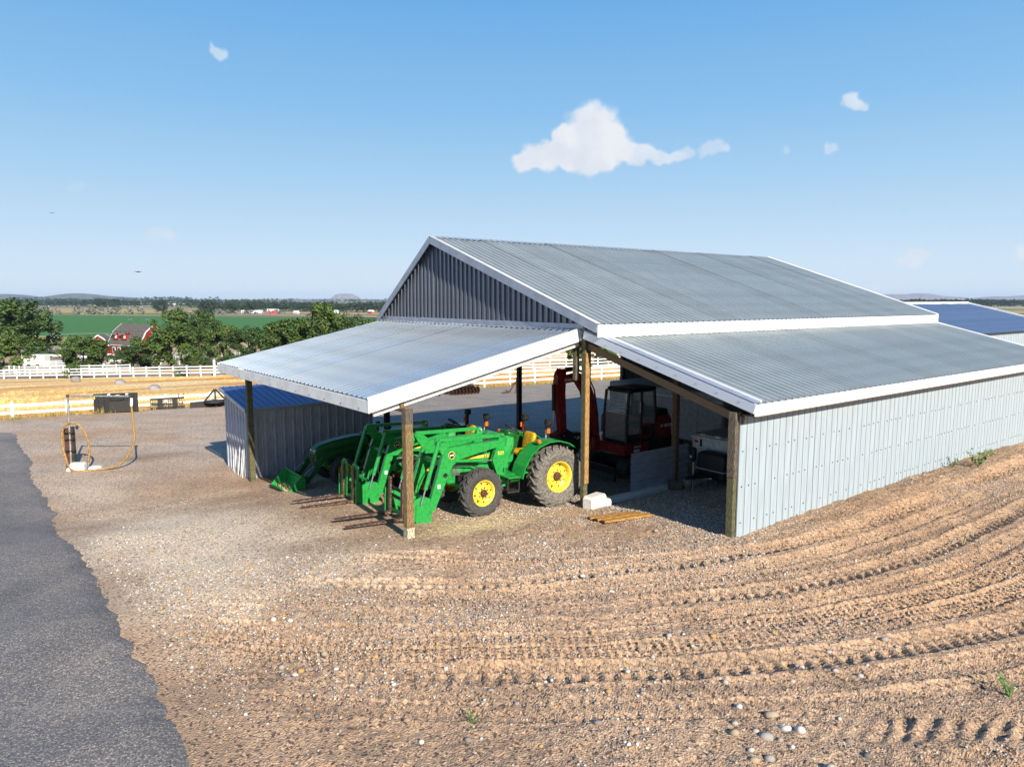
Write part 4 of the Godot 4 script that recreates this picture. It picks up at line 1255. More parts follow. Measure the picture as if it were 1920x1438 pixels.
# ---------- excavator ----------
func build_excavator():
	var q := world_ab(4.45, 2.55)
	var t := thing("excavator", "red mini excavator with black cab parked under the barn", "excavator", Transform3D(facing(rad_to_deg(TURN) + 180.0 + 2.0), Vector3(q.x, lie(4.45, 2.55), -q.y)))
	# local x forwards, left side is -z and faces the yard
	for s in [-1.0, 1.0]:
		var track := G.new()
		var path := []
		for k in 13: path.append(Vector2(0.95 + 0.27 * sin(PI * k / 12.0), 0.29 + 0.27 * cos(PI * k / 12.0)))
		for k in 13: path.append(Vector2(-0.95 - 0.27 * sin(PI * k / 12.0), 0.29 - 0.27 * cos(PI * k / 12.0)))
		track.prism(path, s * 0.78 - 0.2, s * 0.78 + 0.2)
		var tr := part("track", track, M.rubber, t)
		var n := 44
		for k in n:
			var f := fposmod(float(k) / n * path.size(), path.size())
			var i := int(f)
			var p: Vector2 = path[i].lerp(path[(i + 1) % path.size()], f - i)
			var d: Vector2 = (path[(i + 1) % path.size()] - path[i]).normalized()
			part("grouser", G.new().box(Vector3(p.x, p.y, s * 0.78), Vector3(0.05, 0.05, 0.4), 0.0, Basis(Vector3.BACK, d.angle())), M.rubber, tr)
		part("track_roller", G.new().tube([Vector3(0.95, 0.29, s * 0.99), Vector3(0.95, 0.29, s * 0.57)], 0.2, 16), M.black_paint, tr)
		part("track_roller", G.new().tube([Vector3(-0.95, 0.29, s * 0.99), Vector3(-0.95, 0.29, s * 0.57)], 0.2, 16), M.black_paint, tr)
	part("undercarriage", G.new().box(Vector3(0, 0.42, 0), Vector3(1.5, 0.3, 1.1), 0.04), M.black_paint, t)
	part("swing_ring", G.new().tube([Vector3(0, 0.5, 0), Vector3(0, 0.76, 0)], 0.42, 24), M.black_paint, t)
	var blade := part("dozer_blade", G.new().prism([Vector2(1.62, 0.06), Vector2(1.72, 0.08), Vector2(1.66, 0.25), Vector2(1.70, 0.46), Vector2(1.60, 0.46), Vector2(1.58, 0.2)], -0.98, 0.98), M.dark_steel, t)
	for z in [-0.4, 0.4]:
		part("blade_arm", G.new().tube([Vector3(0.5, 0.35, z), Vector3(1.62, 0.22, z)], 0.05, 8), M.black_paint, blade)
	# house
	part("skirt", G.new().prism([Vector2(1.30, 0.78), Vector2(1.30, 1.08), Vector2(0.30, 1.08), Vector2(0.30, 0.78)], -0.98, 0.98), M.red_paint, t)
	part("side_skirt", G.new().prism([Vector2(0.30, 0.78), Vector2(0.30, 1.14), Vector2(-0.98, 1.14), Vector2(-0.98, 0.78)], -0.99, 0.99), M.black_paint, t)
	var rings := []
	for qq in [[0.42, 0.96], [-0.35, 0.98], [-0.75, 0.90], [-1.02, 0.66], [-1.12, 0.30]]:
		rings.append([Vector3(qq[0], 1.12, -qq[1]), Vector3(qq[0], 1.62, -qq[1]), Vector3(qq[0], 1.78, -qq[1] + 0.12), Vector3(qq[0], 1.78, qq[1] - 0.12), Vector3(qq[0], 1.62, qq[1]), Vector3(qq[0], 1.12, qq[1])])
	part("engine_cover", G.new().loft(rings, true, true), M.red_paint, t)
	part("engine_lid", G.new().box(Vector3(-0.62, 1.84, 0.0), Vector3(0.7, 0.16, 1.2), 0.05), M.black_paint, t)
	lettering("maker_lettering", "KUBOTA", 0.13, 0.006, M.label_white, t, Transform3D(Basis(Vector3.UP, PI), Vector3(-0.45, 1.50, -0.976)))
	part("model_plate", G.new().box(Vector3(0.10, 1.60, -0.972), Vector3(0.18, 0.07, 0.006)), M.label_red, t)
	part("air_intake", G.new().tube([Vector3(0.42, 1.42, -0.955), Vector3(0.42, 1.42, -1.0)], 0.24, 20), M.red_paint, t)
	part("intake_hole", G.new().tube([Vector3(0.42, 1.42, -0.99), Vector3(0.42, 1.42, -1.008)], 0.16, 20), M.black_paint, t)
	lettering("maker_lettering", "KX057-4", 0.075, 0.005, M.label_white, t, Transform3D(Basis(Vector3.UP, PI), Vector3(0.78, 0.98, -0.984)))
	part("warning_label", G.new().box(Vector3(0.80, 0.87, -0.983), Vector3(0.24, 0.08, 0.004)), M.label_white, t)
	# cab on the left
	var cx0 := 0.02
	var cx1 := 1.20
	var z0 := -0.96
	var z1 := -0.02
	part("cab_floor", G.new().box(Vector3(0.61, 1.12, -0.49), Vector3(1.2, 0.1, 0.94), 0.02), M.black_paint, t)
	var roof := part("cab_roof", G.new().pillow(Vector3(0.55, 2.64, -0.49), Vector3(1.22, 0.14, 1.0), Basis(), 0.25), M.black_paint, t)
	for c in [[cx1, z0, 1.16, z0], [cx1, z1, 1.16, z1], [0.62, z0, 0.60, z0], [cx0, z0, cx0, z0], [cx0, z1, cx0, z1]]:
		var g := G.new()
		g.tube([Vector3(c[0], 1.1, c[1]), Vector3(c[0], 1.9, c[1]), Vector3(lerpf(c[0], 0.55, 0.12), 2.62, c[1])], 0.045, 8)
		part("cab_pillar", g, M.black_paint, t)
	part("cab_back", G.new().box(Vector3(cx0, 1.55, -0.49), Vector3(0.06, 0.8, 0.9), 0.02), M.black_paint, t)
	part("door_panel", G.new().box(Vector3(0.92, 1.24, z0), Vector3(0.52, 0.24, 0.04), 0.01), M.black_paint, t)
	part("door_panel", G.new().box(Vector3(0.31, 1.36, z0), Vector3(0.56, 0.50, 0.04), 0.01), M.black_paint, t)
	for w in [[0.91, 1.95, 0.50, 1.20], [0.31, 2.08, 0.52, 0.98]]:
		part("cab_window", G.new().box(Vector3(w[0], w[1], z0), Vector3(w[2], w[3], 0.008)), M.glass, t)
	part("windscreen", G.new().box(Vector3(cx1 - 0.02, 1.88, -0.49), Vector3(0.008, 1.4, 0.86), 0.0, Basis(Vector3.BACK, 0.04)), M.glass, t)
	part("rear_window", G.new().box(Vector3(cx0, 2.28, -0.49), Vector3(0.008, 0.6, 0.86)), M.glass, t)
	for y in [2.08, 2.26]:
		part("front_rail", G.new().tube([Vector3(cx1 + 0.01, y, -0.9), Vector3(cx1 + 0.01, y, -0.1)], 0.02, 6), M.label_white, t)
	part("handrail", G.new().tube([Vector3(0.70, 1.98, z0 - 0.04), Vector3(0.70, 2.30, z0 - 0.04)], 0.016, 6), M.label_white, t)
	part("operator_seat", G.new().pillow(Vector3(0.42, 1.55, -0.49), Vector3(0.46, 0.16, 0.48)), M.black_plastic, t)
	part("seat_back", G.new().pillow(Vector3(0.22, 1.92, -0.49), Vector3(0.14, 0.66, 0.44)), M.black_plastic, t)
	part("control_lever", G.new().tube([Vector3(0.75, 1.3, -0.75), Vector3(0.82, 1.75, -0.76)], 0.02, 6), M.black_plastic, t)
	# boom, stick and bucket in the plane z = 0.3
	var bz := 0.25
	part("swing_post", G.new().box(Vector3(1.38, 0.98, bz), Vector3(0.3, 0.5, 0.34), 0.04), M.red_paint, t)
	var bm := [Vector2(1.30, 1.02), Vector2(1.44, 1.02), Vector2(1.62, 1.75), Vector2(1.86, 2.55), Vector2(2.12, 2.90), Vector2(2.72, 2.86), Vector2(2.76, 2.98), Vector2(2.62, 3.06), Vector2(2.05, 3.14), Vector2(1.72, 2.96), Vector2(1.46, 2.40), Vector2(1.30, 1.55)]
	part("boom", G.new().prism(bm, bz - 0.12, bz + 0.12), M.red_paint, t)
	lettering("maker_lettering", "KUBOTA", 0.11, 0.006, M.label_white, t, Transform3D(Basis(Vector3.UP, PI), Vector3(2.42, 2.96, bz - 0.124)))
	var stick := [Vector2(2.55, 3.20), Vector2(2.74, 3.30), Vector2(2.86, 3.12), Vector2(2.90, 2.70), Vector2(2.72, 1.40), Vector2(2.60, 1.34), Vector2(2.52, 1.42), Vector2(2.58, 2.60)]
	part("stick", G.new().prism(stick, bz - 0.10, bz + 0.10), M.red_paint, t)
	cylinder(t, Vector3(2.02, 3.26, bz), Vector3(2.68, 3.26, bz), 0.7, 0.06, M.black_paint)
	cylinder(t, Vector3(1.46, 0.95, bz), Vector3(1.92, 2.50, bz), 0.6, 0.06, M.black_paint)
	cylinder(t, Vector3(2.95, 2.85, bz), Vector3(2.92, 1.48, bz), 0.55, 0.05, M.black_paint)
	for s in [-0.07, 0.07]:
		part("boom_hose", G.new().tube([Vector3(1.24, 1.2, bz + s), Vector3(1.30, 1.9, bz + s), Vector3(1.44, 2.6, bz + s), Vector3(1.74, 3.10, bz + s), Vector3(2.1, 3.24, bz + s), Vector3(2.6, 3.2, bz + s)], 0.022, 6), M.black_plastic, t)
	part("bucket_link", G.new().box(Vector3(2.78, 1.42, bz), Vector3(0.36, 0.08, 0.26), 0.02, Basis(Vector3.BACK, -0.3)), M.red_paint, t)
	var bk := G.new()
	curved_strip(bk, [Vector2(2.90, 1.38), Vector2(2.95, 1.05), Vector2(2.78, 0.80), Vector2(2.50, 0.72), Vector2(2.25, 0.84), Vector2(2.08, 1.08)], 0.03, bz - 0.3, bz + 0.3)
	for z in [bz - 0.3, bz + 0.28]:
		bk.prism([Vector2(2.90, 1.38), Vector2(2.95, 1.05), Vector2(2.78, 0.80), Vector2(2.50, 0.72), Vector2(2.25, 0.84), Vector2(2.08, 1.08), Vector2(2.5, 1.36)], z, z + 0.02)
	var b := part("bucket", bk, M.dark_steel, t)
	for k in 4:
		part("bucket_tooth", G.new().prism([Vector2(2.12, 1.02), Vector2(1.94, 1.22), Vector2(2.14, 1.12)], bz - 0.26 + k * 0.16, bz - 0.20 + k * 0.16), M.dark_steel, b)
	part("thumb", G.new().prism([Vector2(2.56, 1.55), Vector2(2.30, 1.40), Vector2(1.98, 1.38), Vector2(1.86, 1.22), Vector2(2.02, 1.26), Vector2(2.4, 1.28), Vector2(2.6, 1.42)], bz - 0.12, bz + 0.12), M.dark_steel, b)

# ---------- smaller things in the yard ----------
func build_yard_things():
	# lumber by the corner post
	var k := 0
	for q in [[1.72, 15.50, 2.86, 15.95, "dark-ended plank lying on the gravel by the corner post"], [1.86, 15.32, 2.95, 15.84, "middle one of three orange planks on the gravel"], [1.99, 15.14, 3.12, 15.70, "orange plank nearest the photographer beside the corner post"]]:
		var p := land(q[0], q[1], 0.07)
		var e := land(q[2], q[3], 0.075)
		var x := (e - p).normalized()
		var z := x.cross(Vector3.UP).normalized()
		var o := solo("plank", G.new().box(Vector3((e - p).length() * 0.5, 0, 0), Vector3((e - p).length(), 0.05, 0.14), 0.006), M.lumber, q[4], "plank", Transform3D(Basis(x, z.cross(x), z), p), "planks on the gravel")
		part("sawn_end", G.new().box(Vector3(-0.003, 0, 0), Vector3(0.012, 0.044, 0.13)), M.lumber_end, o)
		k += 1
	# partition of ribbed steel between the bays
	var w := thing("steel_partition", "low partition of dark grey ribbed steel sheet in front of excavator", "partition", frame)
	for i in 1:
		var g := G.new()
		g.ribbed(-0.15, 1.0, cst(0.0), cst(2.3), 0.022, 0.2286)
		part("steel_sheet", g, M.shed_siding, w, Transform3D(Basis(Vector3(0, 1, 0), Vector3(1, 0, 0), Vector3(0, -0.12, 1)).orthonormalized(), Vector3(1.62, 0.06, 0.03)))
	for a in [1.75, 2.75, 3.75]:
		part("stake", G.new().box(Vector3(a, 0.4, -0.03), Vector3(0.08, 1.2, 0.05), 0.005), M.old_post, w)
	var log_ := on(3.05, -0.35, 0.13)
	solo("log", G.new().tube([Vector3(0, 0, -0.2), Vector3(0, 0, 0.2)], 0.15, 16), M.old_post, "short round of firewood lying before the steel partition", "log", Transform3D(frame.basis * Basis(Vector3.UP, 0.5), log_))
	# folding camper with gas bottles on its tongue
	var q0 := world_ab(4.3, -0.95)
	var c := thing("folding_camper", "low white camping trailer with black latches under the side lean-to", "trailer", Transform3D(facing(rad_to_deg(TURN) + 180.0), Vector3(q0.x, lie(4.3, -0.95), -q0.y)))
	# local x is towards the hitch
	part("body", G.new().prism([Vector2(0.0, 0.55), Vector2(0.06, 0.62), Vector2(0.10, 1.18), Vector2(-3.3, 1.18), Vector2(-3.3, 0.55)], -1.0, 1.0), M.white_paint, c)
	part("lid", G.new().box(Vector3(-1.58, 1.22, 0), Vector3(3.44, 0.07, 2.08), 0.02), M.white_paint, c)
	part("roof_top", G.new().box(Vector3(-1.6, 1.28, 0), Vector3(3.3, 0.06, 1.96), 0.02), M.grey_paint, c)
	for z in [-0.8, -0.3, 0.2, 0.7]:
		part("roof_knob", G.new().pillow(Vector3(0.02, 1.30, z), Vector3(0.1, 0.06, 0.16)), M.white_paint, c)
	for z in [-0.62, 0.70]:
		part("latch", G.new().box(Vector3(0.115, 1.08, z), Vector3(0.03, 0.2, 0.06), 0.008), M.black_plastic, c)
	part("marker_lamp", G.new().box(Vector3(0.105, 1.10, 0.86), Vector3(0.02, 0.07, 0.13), 0.006), M.red_lens, c)
	part("name_strip", G.new().box(Vector3(0.095, 0.86, 0.05), Vector3(0.006, 0.025, 0.28)), M.blue_print, c)
	part("gas_cover", G.new().pillow(Vector3(0.42, 0.62, -0.02), Vector3(0.5, 0.72, 0.92), Basis(), 0.3), M.black_plastic, c)
	part("gas_strap", G.new().box(Vector3(0.42, 0.52, -0.02), Vector3(0.512, 0.03, 0.93), 0.005), M.grey_paint, c)
	for s in [-1.0, 1.0]:
		part("tongue", G.new().tube([Vector3(0.0, 0.42, s * 0.55), Vector3(1.35, 0.42, 0.0)], 0.045, 8), M.black_paint, c)
		var wh := part("wheel", G.new().lathe([Vector2(0.16, 0.09), Vector2(0.28, 0.09), Vector2(0.30, 0.05), Vector2(0.30, -0.05), Vector2(0.28, -0.09), Vector2(0.16, -0.09), Vector2(0.0, -0.06)], 24, Transform3D(Basis(Vector3.RIGHT, PI / 2), Vector3.ZERO)), M.rubber, c, Transform3D(Basis(), Vector3(-1.9, 0.30, s * 0.92)))
		part("rim", G.new().lathe([Vector2(0.17, -0.07), Vector2(0.17, 0.07), Vector2(0.0, 0.05)], 20, Transform3D(Basis(Vector3.RIGHT, PI / 2), Vector3.ZERO)), M.white_paint, wh)
	part("coupler", G.new().box(Vector3(1.48, 0.44, 0), Vector3(0.26, 0.09, 0.1), 0.02), M.dark_steel, c)
	part("jack", G.new().tube([Vector3(1.15, -0.02, 0.12), Vector3(1.15, 0.78, 0.12)], 0.028, 10), M.zinc_pipe, c)
	part("jack_head", G.new().pillow(Vector3(0.62, 0.86, 0.55), Vector3(0.16, 0.36, 0.16)), M.black_plastic, c)
	part("jack_foot", G.new().tube([Vector3(0.62, 0.0, 0.55), Vector3(0.62, 0.75, 0.55)], 0.03, 8), M.dark_steel, c)
	part("lamp_cap", G.new().box(Vector3(0.72, 0.80, 0.55), Vector3(0.03, 0.07, 0.06), 0.01), M.label_white, c)
	for i in 5:
		var pth := []
		for j in 7:
			pth.append(Vector3(1.32 + 0.05 * sin(j * 1.3 + i), 0.44 - 0.07 * j * (0.6 + 0.1 * i), 0.10 + 0.06 * cos(j * 1.7 + i * 2.0) + 0.03 * i))
		part("safety_chain", G.new().tube(pth, 0.012, 5), M.zinc_pipe, c)
	part("plate", G.new().box(Vector3(0.70, 0.30, 0.12), Vector3(0.01, 0.07, 0.13)), M.label_white, c)
	part("plate", G.new().box(Vector3(0.70, 0.32, -0.06), Vector3(0.01, 0.07, 0.13)), M.label_white, c)
	# tool chest standing on the camper's roof
	var q1 := world_ab(5.6, -1.55)
	var ch := solo("tool_chest", G.new().box(Vector3(0, 0.16, 0), Vector3(0.9, 0.30, 1.5), 0.02), M.dark_steel, "long dark chest with pale lower rim on the white camping trailer", "chest", Transform3D(facing(rad_to_deg(TURN)), Vector3(q1.x, lie(4.3, -0.95) + 1.33, -q1.y)))
	part("rim_strip", G.new().box(Vector3(-0.455, 0.03, 0), Vector3(0.02, 0.03, 1.52), 0.004), M.white_paint, ch)
	# closed cargo trailer parked across the barn
	var q2 := world_ab(8.0, 4.45)
	var tr := thing("cargo_trailer", "long pale grey cargo trailer parked across the barn behind excavator", "trailer", Transform3D(facing(rad_to_deg(TURN)), Vector3(q2.x, lie(9.0, 4.45), -q2.y)))
	part("body", G.new().box(Vector3(1.1, 1.38, 0), Vector3(2.2, 1.75, 5.3), 0.05), M.grey_paint, tr)
	part("side_rail", G.new().box(Vector3(-0.02, 1.98, 0), Vector3(0.05, 0.06, 5.28), 0.01), M.white_paint, tr)
	for z in [-1.6, 0.0, 1.6]:
		part("panel_seam", G.new().box(Vector3(-0.006, 1.3, z), Vector3(0.012, 1.55, 0.03)), M.grey_paint, tr)
	for z in [-0.5, 0.5]:
		for x in [0.15, 2.05]:
			part("wheel", G.new().lathe([Vector2(0.0, -0.1), Vector2(0.30, -0.1), Vector2(0.36, -0.06), Vector2(0.36, 0.06), Vector2(0.30, 0.1), Vector2(0.0, 0.1)], 20, Transform3D(Basis(Vector3.BACK, PI / 2), Vector3(x, 0.34, z))), M.rubber, tr)
	part("tongue", G.new().tube([Vector3(1.1, 0.5, -2.6), Vector3(1.1, 0.45, -3.7)], 0.06, 8), M.black_paint, tr)
	build_hose_stand()
	build_implements()

func build_hose_stand():
	var p := land(-15.07, 24.2)
	var t := thing("hose_stand", "galvanised pipe standpipe on a timber post beside the road", "standpipe", Transform3D(Basis(), p))
	# the arm reaches to the right, across the view
	var top := 2.52
	part("timber_post", G.new().box(Vector3(0.0, 0.62, 0.06), Vector3(0.15, 1.64, 0.15), 0.01), M.dark_post, t)
	part("timber_post", G.new().box(Vector3(-0.17, 0.60, 0.05), Vector3(0.14, 1.56, 0.14), 0.01), M.rust, t)
	part("riser_pipe", G.new().tube([Vector3(-0.02, 0, 0.17), Vector3(0.0, 1.2, 0.17), Vector3(0.03, top, 0.17)], 0.036, 12), M.zinc_pipe, t)
	part("arm_pipe", G.new().tube([Vector3(0.03, top, 0.17), Vector3(2.12, top - 0.03, 0.05)], 0.032, 12), M.zinc_pipe, t)
	part("elbow", G.new().pillow(Vector3(0.03, top, 0.17), Vector3(0.11, 0.11, 0.11), Basis(), 0.8), M.rust, t)
	part("elbow", G.new().pillow(Vector3(2.12, top - 0.03, 0.05), Vector3(0.13, 0.13, 0.13), Basis(), 0.8), M.dark_steel, t)
	for y in [0.62, 1.02, 1.25]:
		part("pipe_clamp", G.new().box(Vector3(-0.02, y, 0.14), Vector3(0.3, 0.035, 0.16), 0.006), M.dark_steel, t)
	part("valve_handle", G.new().box(Vector3(0.22, 1.42, 0.1), Vector3(0.09, 0.12, 0.06), 0.02), M.black_plastic, t)
	part("drain_pipe", G.new().tube([Vector3(2.12, top - 0.05, 0.05), Vector3(2.10, top - 0.36, 0.05)], 0.045, 10), M.white_paint, t)
	var hose := []
	for q in [[2.10, 2.15, 0.05], [2.13, 1.7, 0.07], [2.15, 1.2, 0.08], [2.14, 0.95, 0.1], [2.02, 0.6, 0.14], [1.78, 0.27, 0.2], [1.5, 0.10, 0.28], [1.2, 0.06, 0.4], [0.9, 0.04, 0.55], [0.6, 0.03, 0.66], [0.35, 0.04, 0.66], [0.18, 0.10, 0.55], [0.02, 0.22, 0.42], [-0.12, 0.45, 0.3], [-0.22, 0.85, 0.26], [-0.2, 1.25, 0.26], [-0.08, 1.52, 0.26], [0.1, 1.62, 0.24], [0.32, 1.55, 0.20], [0.50, 1.30, 0.16], [0.60, 0.95, 0.14], [0.60, 0.55, 0.13], [0.55, 0.22, 0.14]]:
		hose.append(Vector3(q[0], q[1], q[2]))
	var dense := []
	for i in hose.size() - 1:
		for j in 4:
			dense.append(hose[i].cubic_interpolate(hose[i + 1], hose[maxi(i - 1, 0)], hose[mini(i + 2, hose.size() - 1)], j / 4.0))
	dense.append(hose[-1])
	var h := solo("water_hose", G.new().tube(dense, 0.036, 10), M.hose, "thick yellow-brown hose looped over the standpipe and hanging down", "hose", Transform3D(Basis(), p))
	part("nozzle", G.new().tube([Vector3(0.55, 0.22, 0.14), Vector3(0.53, 0.06, 0.15)], [0.045, 0.03], 10), M.zinc_pipe, h)
	var b := solo("concrete_block", G.new().box(Vector3(0, 0.12, 0), Vector3(0.46, 0.34, 0.30), 0.05), M.concrete, "white concrete block at the foot of the standpipe", "block", Transform3D(Basis(Vector3.UP, 0.15), land(-14.72, 23.8, -0.02)))
	part("chip", G.new().box(Vector3(-0.26, 0.05, 0.05), Vector3(0.18, 0.16, 0.2), 0.05, Basis(Vector3.UP, 0.5)), M.concrete, b)
	solo("concrete_lump", G.new().pillow(Vector3(0, 0.05, 0), Vector3(0.42, 0.18, 0.3), Basis(Vector3.UP, 0.3), 0.7), M.concrete, "flat white concrete lump under the hose by the standpipe", "block", Transform3D(Basis(), land(-14.2, 23.9)))

func build_implements():
	var dir := func(x, d, turn): return Transform3D(facing(rad_to_deg(TURN) + turn), land(x, d, -0.04))
	# black loader attachment plate
	var t := thing("push_blade", "black steel loader attachment standing against the white fence", "attachment", dir.call(-21.0, 37.6, 20.0))
	part("back_plate", G.new().box(Vector3(0, 0.55, 0), Vector3(2.1, 1.02, 0.06), 0.01), M.black_paint, t)
	part("lower_plate", G.new().box(Vector3(0.25, 0.36, 0.12), Vector3(1.2, 0.62, 0.16), 0.03), M.dark_steel, t)
	part("mount_plate", G.new().box(Vector3(0.1, 0.86, 0.07), Vector3(0.6, 0.36, 0.08), 0.02), M.black_paint, t)
	part("maker_disc", G.new().pillow(Vector3(0.1, 0.92, 0.12), Vector3(0.24, 0.12, 0.02)), M.label_white, t)
	part("yellow_sticker", G.new().box(Vector3(-1.0, 0.86, 0.035), Vector3(0.06, 0.16, 0.006)), M.yellow_paint, t)
	for x in [-0.3, 0.55]:
		part("lug", G.new().box(Vector3(x, 1.0, 0.08), Vector3(0.14, 0.08, 0.1), 0.02), M.label_white, t)
	for k in 3:
		part("rib", G.new().box(Vector3(-0.85 + k * 0.28, 0.5, 0.04), Vector3(0.04, 0.85, 0.05), 0.006), M.black_paint, t)
	# pallet fork frame
	t = thing("fork_frame", "black fork frame with wire mesh leaning at the white fence", "attachment", dir.call(-19.0, 39.1, 8.0))
	for y in [0.12, 0.62]:
		part("bar", G.new().box(Vector3(0, y, 0), Vector3(1.7, 0.10, 0.08), 0.01), M.dark_steel, t)
	for x in [-0.36, 0.36]:
		part("upright", G.new().box(Vector3(x, 0.37, 0.02), Vector3(0.24, 0.55, 0.1), 0.01), M.black_paint, t)
	for k in 16:
		part("wire", G.new().tube([Vector3(-0.84 + k * 0.112, 0.1, -0.03), Vector3(-0.84 + k * 0.112, 0.66, -0.03)], 0.012, 5), M.dark_steel, t)
	for x in [0.55, 0.78]:
		part("prong", G.new().tube([Vector3(x, 0.64, 0), Vector3(x + 0.05, 0.86, 0)], 0.02, 6), M.dark_steel, t)
	# box blade with A frame
	t = thing("box_blade", "dark rear blade with a tall triangular hitch by the shed", "attachment", dir.call(-16.9, 40.2, 4.0))
	part("blade", G.new().prism([Vector2(-1.25, 0.0), Vector2(1.3, 0.0), Vector2(1.3, 0.46), Vector2(-1.25, 0.40)], -0.03, 0.03), M.dark_steel, t)
	part("blade_edge", G.new().box(Vector3(0, 0.03, 0.05), Vector3(2.5, 0.08, 0.04), 0.006), M.rust, t)
	for q in [[Vector3(-0.55, 0.4, 0.2), Vector3(0.02, 1.08, 0.25)], [Vector3(0.62, 0.4, 0.2), Vector3(0.05, 1.08, 0.25)], [Vector3(0.03, 1.08, 0.25), Vector3(0.03, 0.05, 0.35)]]:
		var g := G.new()
		beam(g, q[0], q[1], 0.07, 0.09, 0.01)
		part("hitch_leg", g, M.black_paint, t)
	part("turntable", G.new().tube([Vector3(0, 0.34, 0.18), Vector3(0, 0.42, 0.18)], 0.55, 20), M.dark_steel, t)
	# disc harrow and odds and ends behind the barn
	t = thing("disc_harrow", "dark disc harrow standing on gravel by the white fence", "harrow", dir.call(-3.4, 48.4, 0.0))
	for r in [-0.35, 0.35]:
		part("gang_axle", G.new().tube([Vector3(-1.15, 0.26, r), Vector3(1.15, 0.26, r)], 0.03, 8), M.dark_steel, t)
		for k in 9:
			part("disc", G.new().lathe([Vector2(0.0, 0.0), Vector2(0.14, 0.012), Vector2(0.27, 0.055), Vector2(0.27, 0.06), Vector2(0.13, 0.02), Vector2(0, 0.012)], 16, Transform3D(Basis(Vector3.BACK, PI / 2), Vector3(-1.1 + k * 0.275, 0.27, r))), M.rust, t)
	for q in [[Vector3(-1.2, 0.6, -0.35), Vector3(1.2, 0.6, -0.35)], [Vector3(-1.2, 0.6, 0.35), Vector3(1.2, 0.6, 0.35)], [Vector3(-0.6, 0.6, -0.5), Vector3(-0.6, 0.6, 0.5)], [Vector3(0.6, 0.6, -0.5), Vector3(0.6, 0.6, 0.5)], [Vector3(-1.2, 0.6, 0), Vector3(-2.1, 0.62, 0.5)], [Vector3(-2.1, 0.0, 0.5), Vector3(-2.1, 0.75, 0.5)]]:
		var g := G.new()
		beam(g, q[0], q[1], 0.07, 0.07, 0.008)
		part("frame_bar", g, M.dark_steel, t)
	t = thing("mower_deck", "small green and yellow implement left of the disc harrow", "implement", dir.call(-5.9, 47.0, 10.0))
	part("deck", G.new().box(Vector3(0, 0.16, 0), Vector3(0.9, 0.16, 0.6), 0.05), M.yellow_paint, t)
	part("gear_housing", G.new().pillow(Vector3(0.1, 0.40, 0), Vector3(0.34, 0.4, 0.3)), M.green_paint, t)
	part("drawbar", G.new().tube([Vector3(-0.4, 0.15, 0), Vector3(-1.2, 0.08, 0.1)], 0.04, 8), M.black_paint, t)
	t = thing("sub_soiler", "narrow rusty single-tine plough leaning on the gravel near fence", "plough", dir.call(0.0, 49.3, 0.0))
	for q in [[Vector3(-0.35, 0.02, 0), Vector3(0.35, 0.75, 0)], [Vector3(0.1, 0.5, -0.25), Vector3(0.35, 0.8, 0)], [Vector3(0.1, 0.05, 0.3), Vector3(0.35, 0.8, 0)], [Vector3(-0.9, 0.10, 0), Vector3(-0.2, 0.18, 0.1)], [Vector3(0.35, 0.7, 0), Vector3(0.42, 1.0, 0)]]:
		var g := G.new()
		beam(g, q[0], q[1], 0.06, 0.08, 0.008)
		part("frame_bar", g, M.rust, t)

# ---------- fences ----------
func fence(called: String, label: String, pts: Array, rails: int, tall: float, sunk := 0.0, span := 2.44, group := ""):
	var line := []
	for i in pts.size() - 1:
		var n := maxi(1, roundi(pts[i].distance_to(pts[i + 1]) / span))
		for k in n: line.append(pts[i].lerp(pts[i + 1], float(k) / n))
	line.append(pts[-1])
	var sinks := []
	for e in line: sinks.append(sunk * (1.0 - smoothstep(-2.0, 14.0, to_ab(e.x, e.y).x)))
	var o := land(line[0].x, line[0].y, -sinks[0])
	var t := thing(called, label, "fence", Transform3D(Basis(), o), group)
	var pm = cached("fence_post%f" % tall, func(): return G.new().box(Vector3(0, tall * 0.5 - 0.15, 0), Vector3(0.13, tall + 0.3, 0.13), 0.008).box(Vector3(0, tall + 0.02, 0), Vector3(0.16, 0.04, 0.16), 0.01))
	var rm = cached("fence_rail", func(): return G.new().box(Vector3(0.5, 0, 0), Vector3(1, 0.14, 0.045)))
	for i in line.size():
		var p := land(line[i].x, line[i].y, -sinks[i])
		var yaw := 0.0
		var to: Vector2 = line[mini(i + 1, line.size() - 1)] - line[maxi(i - 1, 0)]
		yaw = atan2(to.y, to.x)
		part("post", pm, M.white_vinyl, t, Transform3D(Basis(Vector3.UP, yaw), p - o))
		if i < line.size() - 1:
			var q := land(line[i + 1].x, line[i + 1].y, -sinks[i + 1])
			var x := (q - p)
			var z := x.normalized().cross(Vector3.UP).normalized()
			var y := z.cross(x.normalized())
			for r in rails:
				var h: float = tall - 0.13 - r * (tall - 0.2) / rails
				part("rail", rm, M.white_vinyl, t, Transform3D(Basis(x, y, z), p - o + Vector3(0, h, 0)))

func ab2(a: float, b: float) -> Vector2:
	return world_ab(a, b)

